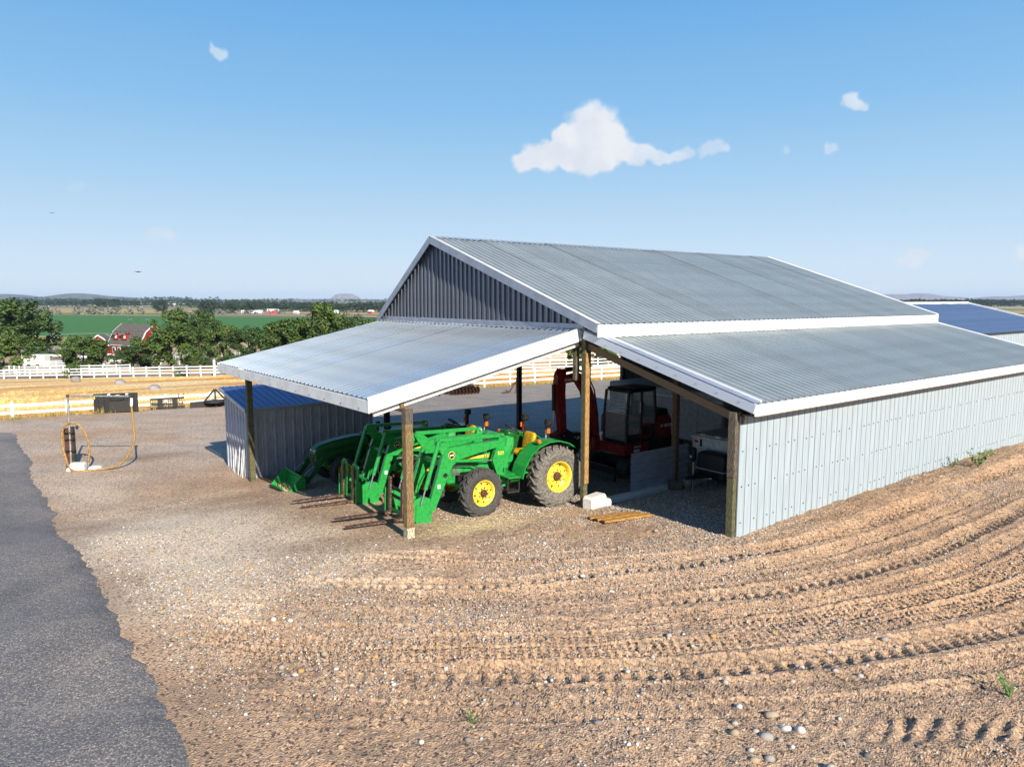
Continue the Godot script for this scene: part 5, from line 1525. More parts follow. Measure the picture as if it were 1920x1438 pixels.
func build_fences():
	fence("rail_fence", "white three-rail fence along the edge of the gravel yard", [ab2(-36.0, 30.9), ab2(-3.0, 30.8), ab2(60, 30.6)], 3, 1.3, 0.45)
	fence("rail_fence", "long white fence across the foot of the golden slope", [Vector2(-125, 118), Vector2(-84, 107), Vector2(-65.8, 102.9), Vector2(-52.3, 98.4), Vector2(-39.4, 94.4), Vector2(-20, 91), Vector2(2.7, 90.7), Vector2(13.5, 95.3), Vector2(24, 97)], 3, 1.4)
	fence("rail_fence", "white paddock fence in front of the round trees", [Vector2(-94.7, 144.4), Vector2(-84, 147), Vector2(-70.5, 148), Vector2(-62, 138)], 3, 1.4)
	fence("rail_fence", "white fence beyond the trees beside the red barn", [Vector2(-90.7, 187), Vector2(-72, 178), Vector2(-55, 160)], 3, 1.4)
	fence("rail_fence", "short white fence below the big dark tree", [Vector2(-163.5, 238), Vector2(-148, 246), Vector2(-135, 246)], 3, 1.4)
	fence("rail_fence", "second white fence close behind the long one", [Vector2(-99, 132), Vector2(-80, 117), Vector2(-60, 112)], 3, 1.4)
	fence("rail_fence", "white fence on the far side of the paddock behind barn", [Vector2(-16, 118), Vector2(6, 112), Vector2(30, 118)], 3, 1.4)
	# gate posts in the long fence
	for q in [[-39.4, 94.4], [-33.8, 93.2]]:
		solo("gate_post", G.new().box(Vector3(0, 1.0, 0), Vector3(0.24, 2.3, 0.24), 0.02), M.white_vinyl, "tall white gate post rising above the long fence" if q[0] < -36 else "tall white gate post right of the other, beside the roof edge", "post", Transform3D(Basis(), land(q[0], q[1])), "gate posts")
	# picket fence by the red barn
	var pts := [Vector2(-114.5, 200), Vector2(-104, 186), Vector2(-92, 172)]
	var o := land(pts[0].x, pts[0].y)
	var t := thing("picket_fence", "white picket fence running down from the red barn", "fence", Transform3D(Basis(), o))
	for i in 2:
		for k in 14:
			var e: Vector2 = pts[i].lerp(pts[i + 1], k / 14.0)
			part("picket", G.new().box(Vector3(0, 0.8, 0), Vector3(0.3, 1.6, 0.08)), M.white_vinyl, t, Transform3D(Basis(), land(e.x, e.y) - o))
		var g := G.new()
		beam(g, land(pts[i].x, pts[i].y, 1.2) - o, land(pts[i + 1].x, pts[i + 1].y, 1.2) - o, 0.08, 0.16)
		part("rail", g, M.white_vinyl, t)

# ---------- farmstead in the valley ----------
func gambrel(t: Node3D, w: float, l: float, eave: float, ridge: float, wall: Material, front := true):
	# ridge along local x, gable at +x
	var h := w * 0.5
	var knee_z := h * 0.62
	var knee_y := lerpf(eave, ridge, 0.62)
	var prof := [Vector2(-h, -1.0), Vector2(h, -1.0), Vector2(h, eave), Vector2(knee_z, knee_y), Vector2(0, ridge), Vector2(-knee_z, knee_y), Vector2(-h, eave)]
	var g := G.new()
	g.xf = Transform3D(Basis(Vector3.BACK, Vector3.UP, Vector3.LEFT), Vector3.ZERO)
	g.prism(prof, -l * 0.5, l * 0.5)
	part("wall", g, wall, t)
	var roof := [Vector2(-h - 0.45, eave - 0.25), Vector2(-knee_z, knee_y + 0.12), Vector2(0, ridge + 0.15), Vector2(knee_z, knee_y + 0.12), Vector2(h + 0.45, eave - 0.25)]
	for i in 4:
		var a: Vector2 = roof[i]
		var b: Vector2 = roof[i + 1]
		g = G.new()
		beam(g, Vector3(-l * 0.5 - 0.4, (a.y + b.y) * 0.5, (a.x + b.x) * 0.5), Vector3(l * 0.5 + 0.4, (a.y + b.y) * 0.5, (a.x + b.x) * 0.5), 0.1, 0.1)
		g = G.new()
		var n := (b - a).orthogonal().normalized() * 0.12
		g.xf = Transform3D(Basis(Vector3.BACK, Vector3.UP, Vector3.LEFT), Vector3.ZERO)
		g.prism([a, b, b - n, a - n], -l * 0.5 - 0.4, l * 0.5 + 0.4)
		var rf := part("roof_slope", g, M.shingle, t)
		for s in [-1, 1]:
			var e := G.new()
			beam(e, Vector3(s * (l * 0.5 + 0.42), a.y, a.x), Vector3(s * (l * 0.5 + 0.42), b.y, b.x), 0.12, 0.3)
			part("barge_board", e, M.white_paint, rf)
	for s in [-1, 1]:
		var e := G.new()
		beam(e, Vector3(-l * 0.5 - 0.4, eave - 0.28, s * (h + 0.45)), Vector3(l * 0.5 + 0.4, eave - 0.28, s * (h + 0.45)), 0.12, 0.25)
		part("eave_board", e, M.white_paint, t)

func window_on(t: Node3D, at: Transform3D, w: float, h: float):
	var f := part("window", G.new().box(Vector3.ZERO, Vector3(w, h, 0.12), 0.02), M.white_paint, t, at)
	part("pane", G.new().box(Vector3(0, 0, 0.04), Vector3(w * 0.72, h * 0.76, 0.1)), M.dark_glass, f)

func build_farm():
	var t := thing("red_barn", "large red gambrel barn with grey shingle roof behind trees", "barn", Transform3D(facing(118), land(-110.5, 212)))
	gambrel(t, 9.0, 14.0, 3.6, 9.2, M.barn_red)
	for x in [-4.2, -0.2]:
		var d := part("dormer", G.new().prism([Vector2(-1.1, 5.0), Vector2(1.1, 5.0), Vector2(1.1, 6.6), Vector2(-1.1, 6.6)], 2.0, 4.6), M.barn_red, t, Transform3D(Basis(), Vector3(x, 0, 0)))
		var g := G.new()
		g.box(Vector3(0, 6.95, 3.5), Vector3(2.9, 0.18, 3.4), 0.02, Basis(Vector3.RIGHT, 0.18))
		part("dormer_roof", g, M.shingle, d)
		part("dormer_trim", G.new().box(Vector3(0, 6.62, 5.1), Vector3(2.9, 0.22, 0.12)), M.white_paint, d)
		for k in [-0.55, 0.55]:
			part("dormer_pane", G.new().box(Vector3(k, 5.8, 4.62), Vector3(0.8, 1.0, 0.06)), M.dark_glass if k < 0 else M.white_paint, d)
	for x in [-5.0, -2.6, 0.0, 2.6, 5.0]:
		window_on(t, Transform3D(Basis(), Vector3(x, 1.9, 4.55)), 1.3, 1.7)
	window_on(t, Transform3D(Basis(Vector3.UP, PI / 2), Vector3(7.05, 6.2, 0)), 1.4, 1.6)
	part("barn_door", G.new().box(Vector3(7.05, 1.4, 0), Vector3(0.12, 3.0, 3.2), 0.02), M.white_paint, t)
	for x in [-3.5, 4.5]:
		var c := part("weather_vane", G.new().tube([Vector3(x, 9.2, 0), Vector3(x, 11.0, 0)], 0.06, 6), M.dark_steel, t)
		part("vane_arrow", G.new().box(Vector3(x, 10.7, 0), Vector3(1.8, 0.3, 0.05)), M.zinc_pipe, c)
	var s := thing("red_outbuilding", "small bright red shed with arched white-edged gable left of barn", "shed", Transform3D(facing(168), land(-126.5, 221)))
	gambrel(s, 5.2, 6.0, 3.0, 6.0, M.barn_red)
	window_on(s, Transform3D(Basis(Vector3.UP, PI / 2), Vector3(3.04, 1.7, 0.2)), 1.3, 1.9)
	part("porch_roof", G.new().box(Vector3(1.5, 2.9, -3.6), Vector3(2.4, 0.2, 2.0), 0.02, Basis(Vector3.RIGHT, -0.3)), M.shingle, s)
	# white stock trailer and pad by the paddock
	var w := thing("stock_trailer", "big white flat-sided trailer parked left of the paddock", "trailer", Transform3D(facing(88), land(-100.0, 150)))
	part("box", G.new().box(Vector3(0, 1.55, 0), Vector3(4.6, 2.3, 2.2), 0.08), M.white_paint, w)
	for x in [-0.9, 0.9]:
		part("wheel", G.new().lathe([Vector2(0, -0.12), Vector2(0.4, -0.1), Vector2(0.4, 0.1), Vector2(0, 0.12)], 16, Transform3D(Basis(Vector3.RIGHT, PI / 2), Vector3(x, 0.4, 1.1))), M.rubber, w)
	part("hitch", G.new().tube([Vector3(-2.3, 0.6, 0), Vector3(-3.4, 0.55, 0)], 0.08, 6), M.dark_steel, w)
	for q in [[-131.0, 206.0, 0.9, "white parked car beside the red barn's porch"], [-117.0, 196.0, 1.2, "pale car parked in front of the red barn"]]:
		var c := thing("parked_car", q[3], "car", Transform3D(facing(100), land(q[0], q[1])))
		part("body", G.new().pillow(Vector3(0, 0.7, 0), Vector3(4.4, 0.8, 1.8), Basis(), 0.35), M.white_paint, c)
		part("cabin", G.new().pillow(Vector3(-0.2, 1.2, 0), Vector3(2.4, 0.8, 1.6), Basis(), 0.5), M.dark_glass, c)
		for x in [-1.35, 1.35]:
			for z in [-0.85, 0.85]:
				part("wheel", G.new().lathe([Vector2(0, -0.1), Vector2(0.33, -0.1), Vector2(0.33, 0.1), Vector2(0, 0.1)], 14, Transform3D(Basis(Vector3.RIGHT, PI / 2), Vector3(x, 0.33, z))), M.rubber, c)
	# centre pivot in the green field
	var pv := thing("irrigation_pivot", "long pale irrigation pivot standing in the green field", "sprinkler", Transform3D(facing(96), land(-96, 268)))
	for k in 3:
		var g := G.new()
		for z in [-1.6, 1.6]:
			beam(g, Vector3(k * 42.0 - 42.0, 0.3, z), Vector3(k * 42.0 - 42.0, 3.6, 0), 0.16, 0.16)
		part("tower", g, M.zinc_pipe, pv)
		for z in [-1.6, 1.6]:
			part("wheel", G.new().lathe([Vector2(0, -0.15), Vector2(0.6, -0.15), Vector2(0.6, 0.15), Vector2(0, 0.15)], 14, Transform3D(Basis(Vector3.RIGHT, PI / 2), Vector3(k * 42.0 - 42.0, 0.6, z))), M.rubber, pv)
	for k in 3:
		var pth := []
		for j in 13:
			var f := j / 12.0
			pth.append(Vector3(-84.0 + k * 42.0 + f * 42.0, 3.6 + 0.9 * sin(PI * f), 0))
		part("water_pipe", G.new().tube(pth, 0.14, 6), M.zinc_pipe, pv)
		var low := []
		for j in 13:
			var f := j / 12.0
			low.append(Vector3(-84.0 + k * 42.0 + f * 42.0, 3.5 - 0.5 * sin(PI * f), 0))
		part("truss_rod", G.new().tube(low, 0.05, 5), M.zinc_pipe, pv)
	# round lumps of pale rock in the dry grass
	for q in [[-55.8, 91.0, "small pink-grey boulder below the bush on the golden slope"], [-43.2, 78.4, "pale boulder ringed by dry grass, left of standpipe top"], [-32.8, 65.2, "pale grey boulder on the slope above the black attachment"]]:
		var m := G.new()
		m.pillow(Vector3(0, 0.25, 0), Vector3(1.1, 0.8, 0.9), Basis(Vector3.UP, q[0]), 0.8)
		m.pillow(Vector3(0.3, 0.15, 0.1), Vector3(0.7, 0.5, 0.6), Basis(Vector3.UP, q[1]), 0.8)
		solo("boulder", m, M.hill_rock, q[2], "boulder", Transform3D(Basis(), land(q[0], q[1])))
	# far farm buildings
	var names := ["white farm building far beyond the green field, left one", "tiny red-ended white shed past the green field", "long white barn beside the far tree belt", "pale roofed house among the distant left trees", "white house far off below the left hills", "small white shed in front of the far wood", "orange roofed shed right of the tall trees"]
	var spots := [[-372, 1030, 28, 5], [-334, 1005, 16, 7], [-250, 985, 24, 6], [-1240, 2650, 70, 12], [-1690, 2600, 70, 12], [-300, 1000, 10, 5], [-196, 1000, 12, 6]]
	for i in spots.size():
		var q = spots[i]
		var b := thing("farm_building", names[i], "building", Transform3D(facing(80 + 10 * i), land(q[0], q[1])), "farm buildings in the valley")
		part("wall", G.new().box(Vector3(0, q[3] * 0.3, 0), Vector3(q[2], q[3] * 0.6, q[2] * 0.35)), M.white_paint if i != 6 and i != 1 else M.label_red, b)
		var g := G.new()
		g.xf = Transform3D(Basis(Vector3.BACK, Vector3.UP, Vector3.LEFT), Vector3.ZERO)
		g.prism([Vector2(-q[2] * 0.2, q[3] * 0.6), Vector2(q[2] * 0.2, q[3] * 0.6), Vector2(0, q[3])], -q[2] * 0.52, q[2] * 0.52)
		part("roof", g, M.label_white, b)

# ---------- trees, stones, grass ----------
func leaf(g: G, p: Vector3, size: float, up: Vector3):
	var d := Vector3(rng.randf_range(-1, 1), rng.randf_range(-0.6, 0.6), rng.randf_range(-1, 1)).normalized()
	var s := d.cross((up + Vector3(rng.randf_range(-0.8, 0.8), rng.randf_range(-0.3, 0.8), rng.randf_range(-0.8, 0.8))).normalized()).normalized()
	var n := s.cross(d).normalized()
	if n.dot(up) < 0: n = -n
	var a := p - d * size
	var b := p + s * size * 0.55
	var c := p + d * size
	var e := p - s * size * 0.55
	var m := (n + up * 0.6).normalized()
	g.t3(a, b, c, m, m, m)
	g.t3(a, c, e, m, m, m)

func crown(clumps: int, per: int, size: float, wide: float, low: float, ragged: float) -> G:
	var g := G.new()
	g.tinted = true
	for i in clumps:
		var f := float(i) / clumps
		var y := lerpf(low, 0.93, pow(rng.randf(), 0.85))
		var rel := (y - low) / (0.95 - low)
		var reach := wide * sqrt(maxf(0.05, 1.0 - pow(absf(rel - 0.42) / 0.62, 2.0)))
		var an := f * TAU * 5.236 + rng.randf() * 0.7
		var rr := reach * sqrt(rng.randf_range(0.15, 1.0)) * (1.0 + rng.randf_range(-ragged, ragged))
		var ctr := Vector3(cos(an) * rr, y, sin(an) * rr)
		var cr := rng.randf_range(0.085, 0.15)
		var shade := rng.randf_range(0.62, 1.0)
		for k in per:
			var q := Vector3(rng.randfn(), rng.randfn() * 0.75, rng.randfn()).normalized() * cr * pow(rng.randf(), 0.4)
			var b := shade * rng.randf_range(0.7, 1.0)
			g.tint = Color(b * rng.randf_range(0.85, 1.0), b, b * rng.randf_range(0.7, 1.0))
			leaf(g, ctr + q, size * rng.randf_range(0.7, 1.25), (q + Vector3.UP * cr * 0.5).normalized())
	return g

func trunk(low: float) -> G:
	var g := G.new()
	g.tube([Vector3(0, -0.05, 0), Vector3(0.01, low * 0.8, 0.0), Vector3(-0.01, 0.5, 0.01), Vector3(0.02, 0.78, 0)], [0.035, 0.026, 0.018, 0.006], 8)
	for i in 8:
		var an := i * 2.4
		var y := lerpf(low * 0.8, 0.62, i / 8.0)
		var r := rng.randf_range(0.22, 0.36)
		g.tube([Vector3(0, y, 0), Vector3(cos(an) * r * 0.5, y + 0.10, sin(an) * r * 0.5), Vector3(cos(an) * r, y + 0.24, sin(an) * r)], [0.014, 0.009, 0.003], 6)
	return g

func build_trees():
	var kinds := []
	for i in 5:
		var low: float = [0.18, 0.04, 0.26, 0.10, 0.02][i]
		kinds.append([crown([46, 84, 40, 58, 44][i], [170, 130, 170, 150, 150][i], 0.029, [0.50, 0.56, 0.46, 0.52, 0.5][i], low, [0.25, 0.15, 0.5, 0.3, 0.2][i]).mesh(), trunk(low).mesh()])
	var list := [
		[-150.3, 218, 17.5, 19.0, 1, "leaf_b", "big dark dome-shaped tree at the left edge of picture"],
		[-168.0, 215, 14.0, 14.0, 3, "leaf_b", "dark tree behind the left dome, cut by the picture edge"],
		[-88.7, 124.5, 7.6, 7.4, 3, "leaf_c", "light green tree low at the left edge behind fence"],
		[-78.3, 130.4, 6.2, 7.8, 1, "leaf_a", "round leafy tree standing alone between white fences"],
		[-58.8, 123.0, 7.8, 9.0, 0, "leaf_a", "leafy tree hiding the red barn's gable end"],
		[-68.5, 129.0, 4.4, 6.0, 1, "leaf_b", "low dark tree at the foot of the barn's tree"],
		[-95.4, 204.8, 13.4, 11.0, 2, "leaf_a", "tall ragged tree above the barn's right end"],
		[-88.5, 205.0, 12.6, 10.5, 2, "leaf_b", "ragged tree leaning right of the tallest one"],
		[-74.0, 169.5, 8.0, 8.4, 3, "leaf_a", "bushy tree right of the barn's trees"],
		[-62.5, 155.0, 7.8, 7.6, 0, "leaf_c", "tree with a pale trunk left of the roof corner"],
		[-55.5, 151.0, 7.2, 7.6, 3, "leaf_b", "dark round tree just above the roof's far corner"],
		[-50.0, 152.0, 5.6, 6.0, 1, "leaf_b", "small dark tree touching the sloping roof edge"],
		[-41.0, 133.6, 8.4, 9.4, 1, "leaf_a", "wide tree behind the middle of the lean-to roof edge"],
		[-33.2, 129.6, 10.8, 8.0, 0, "leaf_a", "tallest tree behind the lean-to roof"],
		[-28.8, 128.0, 8.6, 6.6, 3, "leaf_b", "tree right beside the tallest roofside tree"],
		[-28.5, 140.0, 8.0, 6.4, 0, "leaf_a", "tree left of the gable's lower corner"],
		[-22.5, 132.0, 7.4, 5.6, 4, "leaf_b", "small tree touching the gable's lower corner"],
		[9.0, 97.4, 3.2, 3.4, 3, "leaf_c", "young tree behind the fence seen through the barn"],
		[13.2, 101.0, 3.0, 3.0, 1, "leaf_c", "second young tree seen through the barn, further right"]]
	for q in list:
		var t := thing("leafy_tree", q[6], "tree", Transform3D(Basis(Vector3.UP, rng.randf() * TAU).scaled(Vector3(1, 1, 1)), land(q[0], q[1], -0.1)), "trees round the farmstead")
		var sc := Basis().scaled(Vector3(q[3], q[2], q[3]))
		part("crown", kinds[q[4]][0], M[q[5]], t, Transform3D(sc, Vector3.ZERO))
		part("trunk", kinds[q[4]][1], M.bark, t, Transform3D(Basis().scaled(Vector3(q[2], q[2], q[2])), Vector3.ZERO))
	# bushes by the fences
	for q in [[-63.4, 103.0, 1.9, 2.6, "dark bush growing through the long fence at left"], [-44.9, 97.0, 1.3, 2.2, "low bright bush at the long fence, right of the other"], [-53.0, 121.0, 2.0, 5.0, "low hedge-like bush behind the fence gate"], [-46.0, 118.0, 2.2, 6.0, "wide green bush right of the gate post"], [-79.0, 105.0, 1.2, 3.0, "low bush at the left end of the long fence"], [9.5, 93.0, 1.2, 1.9, "bush at the far fence seen through the barn"], [-3.0, 92.2, 1.0, 2.4, "small weedy bush under the far fence behind barn"]]:
		var t := thing("bush", q[4], "bush", Transform3D(Basis(Vector3.UP, rng.randf() * TAU), land(q[0], q[1], -0.05)), "bushes along the fences")
		part("foliage", kinds[4][0], M.leaf_c, t, Transform3D(Basis().scaled(Vector3(q[3], q[2], q[3])), Vector3.ZERO))
		part("stem", kinds[4][1], M.bark, t, Transform3D(Basis().scaled(Vector3(q[2], q[2], q[2])), Vector3.ZERO))
	# woods far off, one mass each
	var fm := crown(11, 30, 0.06, 0.52, 0.06, 0.25)
	fm.tint = Color(0.5, 0.5, 0.5)
	fm.tube([Vector3(0, -0.05, 0), Vector3(0, 0.5, 0)], [0.03, 0.02], 5)
	var far_mesh := fm.mesh()
	wood("distant_wood", "long belt of dark trees beyond the green field", far_mesh, [[-520, 1340, -170, 1120, 150, 60, 16, 24], [-700, 1700, -180, 1500, 130, 90, 15, 24]])
	wood("distant_wood", "hazy tree belt far off at the left below hills", far_mesh, [[-1500, 2150, -700, 1900, 190, 70, 18, 28], [-2400, 3000, -900, 2700, 150, 200, 20, 34]])
	wood("distant_wood", "dark tree belt on the right behind the blue roof", far_mesh, [[1000, 2050, 1900, 2250, 330, 70, 20, 30], [1000, 2400, 2100, 2600, 160, 90, 20, 32]])
	wood("distant_wood", "thin dark tree line along the farthest horizon", far_mesh, [[-3800, 4700, 200, 5200, 330, 300, 20, 40], [-4300, 4900, -2500, 5600, 170, 300, 40, 60]])
	# single trees one can tell apart in the valley
	var n := 0
	for q in [[-428, 1010, 20, "lone round tree left of the far white sheds"], [-395, 1012, 15, "small lone tree beside the far white shed"], [-360, 990, 17, "dark lone tree right of the far white shed"], [-590, 1210, 20, "dark bush-like tree on the pale strip, left"], [-860, 1500, 22, "pair of round trees on the golden strip, left one"], [-825, 1500, 22, "pair of round trees on the golden strip, right one"], [-500, 1180, 13, "little tree at the end of the tan field"]]:
		var t := thing("far_tree", q[3], "tree", Transform3D(Basis(Vector3.UP, n * 1.7), land(q[0], q[1], -0.2)), "lone trees in the valley")
		part("crown", kinds[[1, 3, 4][n % 3]][0], M.far_leaf, t, Transform3D(Basis().scaled(Vector3(q[2] * 1.1, q[2], q[2] * 1.1)), Vector3.ZERO))
		part("trunk", kinds[1][1], M.bark, t, Transform3D(Basis().scaled(Vector3(q[2], q[2], q[2])), Vector3.ZERO))
		n += 1
	var sage := crown(9, 26, 0.09, 0.6, 0.0, 0.3).mesh()
	var mm := scatter_line(sage, [[-660, 985, -480, 975, 26, 6, 9, 15], [-480, 975, -300, 960, 30, 6, 4, 9]])
	var o := MultiMeshInstance3D.new()
	o.name = "brush_row"
	o.multimesh = mm
	o.material_override = M.sage
	add_child(o)
	o.set_meta("kind", "stuff")
	tag(o, "row of grey brush along the far edge of green field", "brush")

func scatter_line(m: Mesh, rows: Array) -> MultiMesh:
	var mm := MultiMesh.new()
	mm.transform_format = MultiMesh.TRANSFORM_3D
	mm.mesh = m
	var total := 0
	for r in rows: total += r[4]
	mm.instance_count = total
	var k := 0
	for r in rows:
		for i in r[4]:
			var f := rng.randf()
			var x: float = lerpf(r[0], r[2], f) + rng.randfn() * r[5] * 0.3
			var d: float = lerpf(r[1], r[3], f) + rng.randfn() * r[5] * 0.5
			var h := rng.randf_range(r[6], r[7]) * (0.75 + 0.5 * absf(lumps.get_noise_2d(x * 0.6, 3.0)))
			mm.set_instance_transform(k, Transform3D(Basis(Vector3.UP, rng.randf() * TAU).scaled(Vector3(h * rng.randf_range(0.9, 1.5), h, h * 1.1)), land(x, d, -0.3)))
			k += 1
	return mm

func wood(called: String, label: String, m: Mesh, rows: Array):
	var o := MultiMeshInstance3D.new()
	o.name = numbered(called)
	o.multimesh = scatter_line(m, rows)
	o.material_override = M.far_leaf
	add_child(o)
	o.set_meta("kind", "stuff")
	tag(o, label, "wood")

func ridge(called: String, x0: float, x1: float, d: float, deep: float, height: Callable, m: Material):
	var xs := steps(0, 1, 1.0 / 60)
	var ys := steps(0, 1, 0.1)
	structure(called, grid_mesh(xs, ys, func(u, w): return height.call(u) * sin(PI * clampf(w, 0, 1)) - 2.0, func(u, w, h): return Vector3(lerpf(x0, x1, u), -15.0 + h, -(d + w * deep)), func(_u, _w): return Color.WHITE), m)

func build_far():
	field("green_field", [Vector2(-330, 400), Vector2(-62, 290), Vector2(-120, 760), Vector2(-720, 980)], M.green_crop, 0.35, 40, 30)
	field("corn_field", [Vector2(-235, 300), Vector2(-165, 296), Vector2(-200, 352), Vector2(-300, 420)], M.corn, 0.5, 12, 10)
	field("tan_field", [Vector2(-470, 955), Vector2(-60, 740), Vector2(-60, 870), Vector2(-440, 1040)], M.tan_soil, 0.6, 20, 8)
	field("gold_field", [Vector2(-1500, 1250), Vector2(-480, 1060), Vector2(-520, 1300), Vector2(-1500, 1850)], M.gold_crop, 0.5, 20, 8)
	field("olive_field", [Vector2(-1100, 985), Vector2(-420, 985), Vector2(-480, 1058), Vector2(-1500, 1240)], M.olive_crop, 0.5, 20, 6)
	field("gold_field", [Vector2(-430, 1050), Vector2(-90, 900), Vector2(-60, 1050), Vector2(-440, 1150)], M.gold_crop, 0.7, 20, 6)
	field("pale_field", [Vector2(-2600, 2200), Vector2(-600, 2000), Vector2(-700, 2600), Vector2(-3000, 3000)], M.pale_crop, 0.8, 20, 6)
	field("pale_field", [Vector2(-3500, 3300), Vector2(-800, 3000), Vector2(-900, 3800), Vector2(-4000, 4300)], M.pale_crop, 0.9, 20, 6)
	field("gold_field", [Vector2(480, 800), Vector2(900, 700), Vector2(2300, 1950), Vector2(1000, 1950)], M.olive_crop, 0.6, 20, 12)
	field("gold_field", [Vector2(560, 900), Vector2(1100, 860), Vector2(1500, 1200), Vector2(680, 1200)], M.gold_crop, 1.2, 16, 6)
	field("gold_field", [Vector2(800, 1500), Vector2(1900, 1500), Vector2(2200, 1850), Vector2(900, 1850)], M.pale_crop, 1.2, 16, 6)
	field("path", [Vector2(-130, 165), Vector2(-80, 154), Vector2(-86, 163), Vector2(-132, 205)], M.tan_soil, 0.12, 10, 8)
	field("path", [Vector2(-84, 109.5), Vector2(-36, 96.5), Vector2(-40, 102), Vector2(-84, 116)], M.grey_paint, 0.12, 16, 3)
	ridge("hills", -4900, -2450, 5000, 900, func(u): return (72.0 + 22.0 * sin(u * 9.0) + 10.0 * sin(u * 31.0)) * smoothstep(1.0, 0.6, u), M.hill_scrub)
	ridge("hills", -2800, 2500, 8200, 900, func(u): return 26.0 + 8.0 * sin(u * 17.0) + 5.0 * sin(u * 47.0 + 1.0), M.hill_rock)
	ridge("butte", -2560, -1930, 9300, 700, func(u): return 100.0 * smoothstep(0.12, 0.40, u) * smoothstep(0.98, 0.62, u) + 4.0 * sin(u * 60.0), M.hill_rock)
	ridge("hills", 4300, 9500, 8800, 1200, func(u): return 74.0 + 22.0 * sin(u * 13.0) + 12.0 * sin(u * 29.0 + 2.0) + 6.0 * sin(u * 71.0), M.hill_rock)

func surface(a: float, b: float) -> float:
	var inset := minf(minf(a - PATCH[0], PATCH[1] - a), minf(b - PATCH[2], PATCH[3] - b))
	if inset > 0.0:
		var k := smoothstep(0.0, 0.8, inset)
		return lie(a, b) + lerpf(lumps.get_noise_2d(a * 25.0, b * 25.0) * 0.05 + 0.004, worked(a, b) + 0.02, k)
	return lie(a, b) + lumps.get_noise_2d(a * 25.0, b * 25.0) * 0.05

func stone_mesh(sd: int) -> ArrayMesh:
	var f := FastNoiseLite.new()
	f.seed = sd
	f.frequency = 0.9
	var g := G.new()
	var nu := 8
	var nv := 5
	var pt := func(i, j):
		var u: float = TAU * (i % nu) / nu
		var w := PI * (float(j) / nv - 0.5)
		var p := Vector3(cos(w) * cos(u), sin(w) * 0.62, cos(w) * sin(u) * 0.8)
		return p * (1.0 + 0.28 * f.get_noise_3dv(p * 1.2))
	for i in nu:
		for j in nv:
			var a = pt.call(i, j)
			var b = pt.call(i, j + 1)
			var c = pt.call(i + 1, j + 1)
			var e = pt.call(i + 1, j)
			g.t3(a, b, c, a.normalized(), b.normalized(), c.normalized())
			g.t3(a, c, e, a.normalized(), c.normalized(), e.normalized())
	return g.mesh()

const STONE_COLS := [Color(0.46, 0.41, 0.36), Color(0.30, 0.27, 0.25), Color(0.52, 0.49, 0.45), Color(0.38, 0.25, 0.16), Color(0.15, 0.14, 0.14), Color(0.42, 0.32, 0.22), Color(0.25, 0.21, 0.19), Color(0.48, 0.28, 0.10), Color(0.36, 0.32, 0.29), Color(0.62, 0.60, 0.55)]

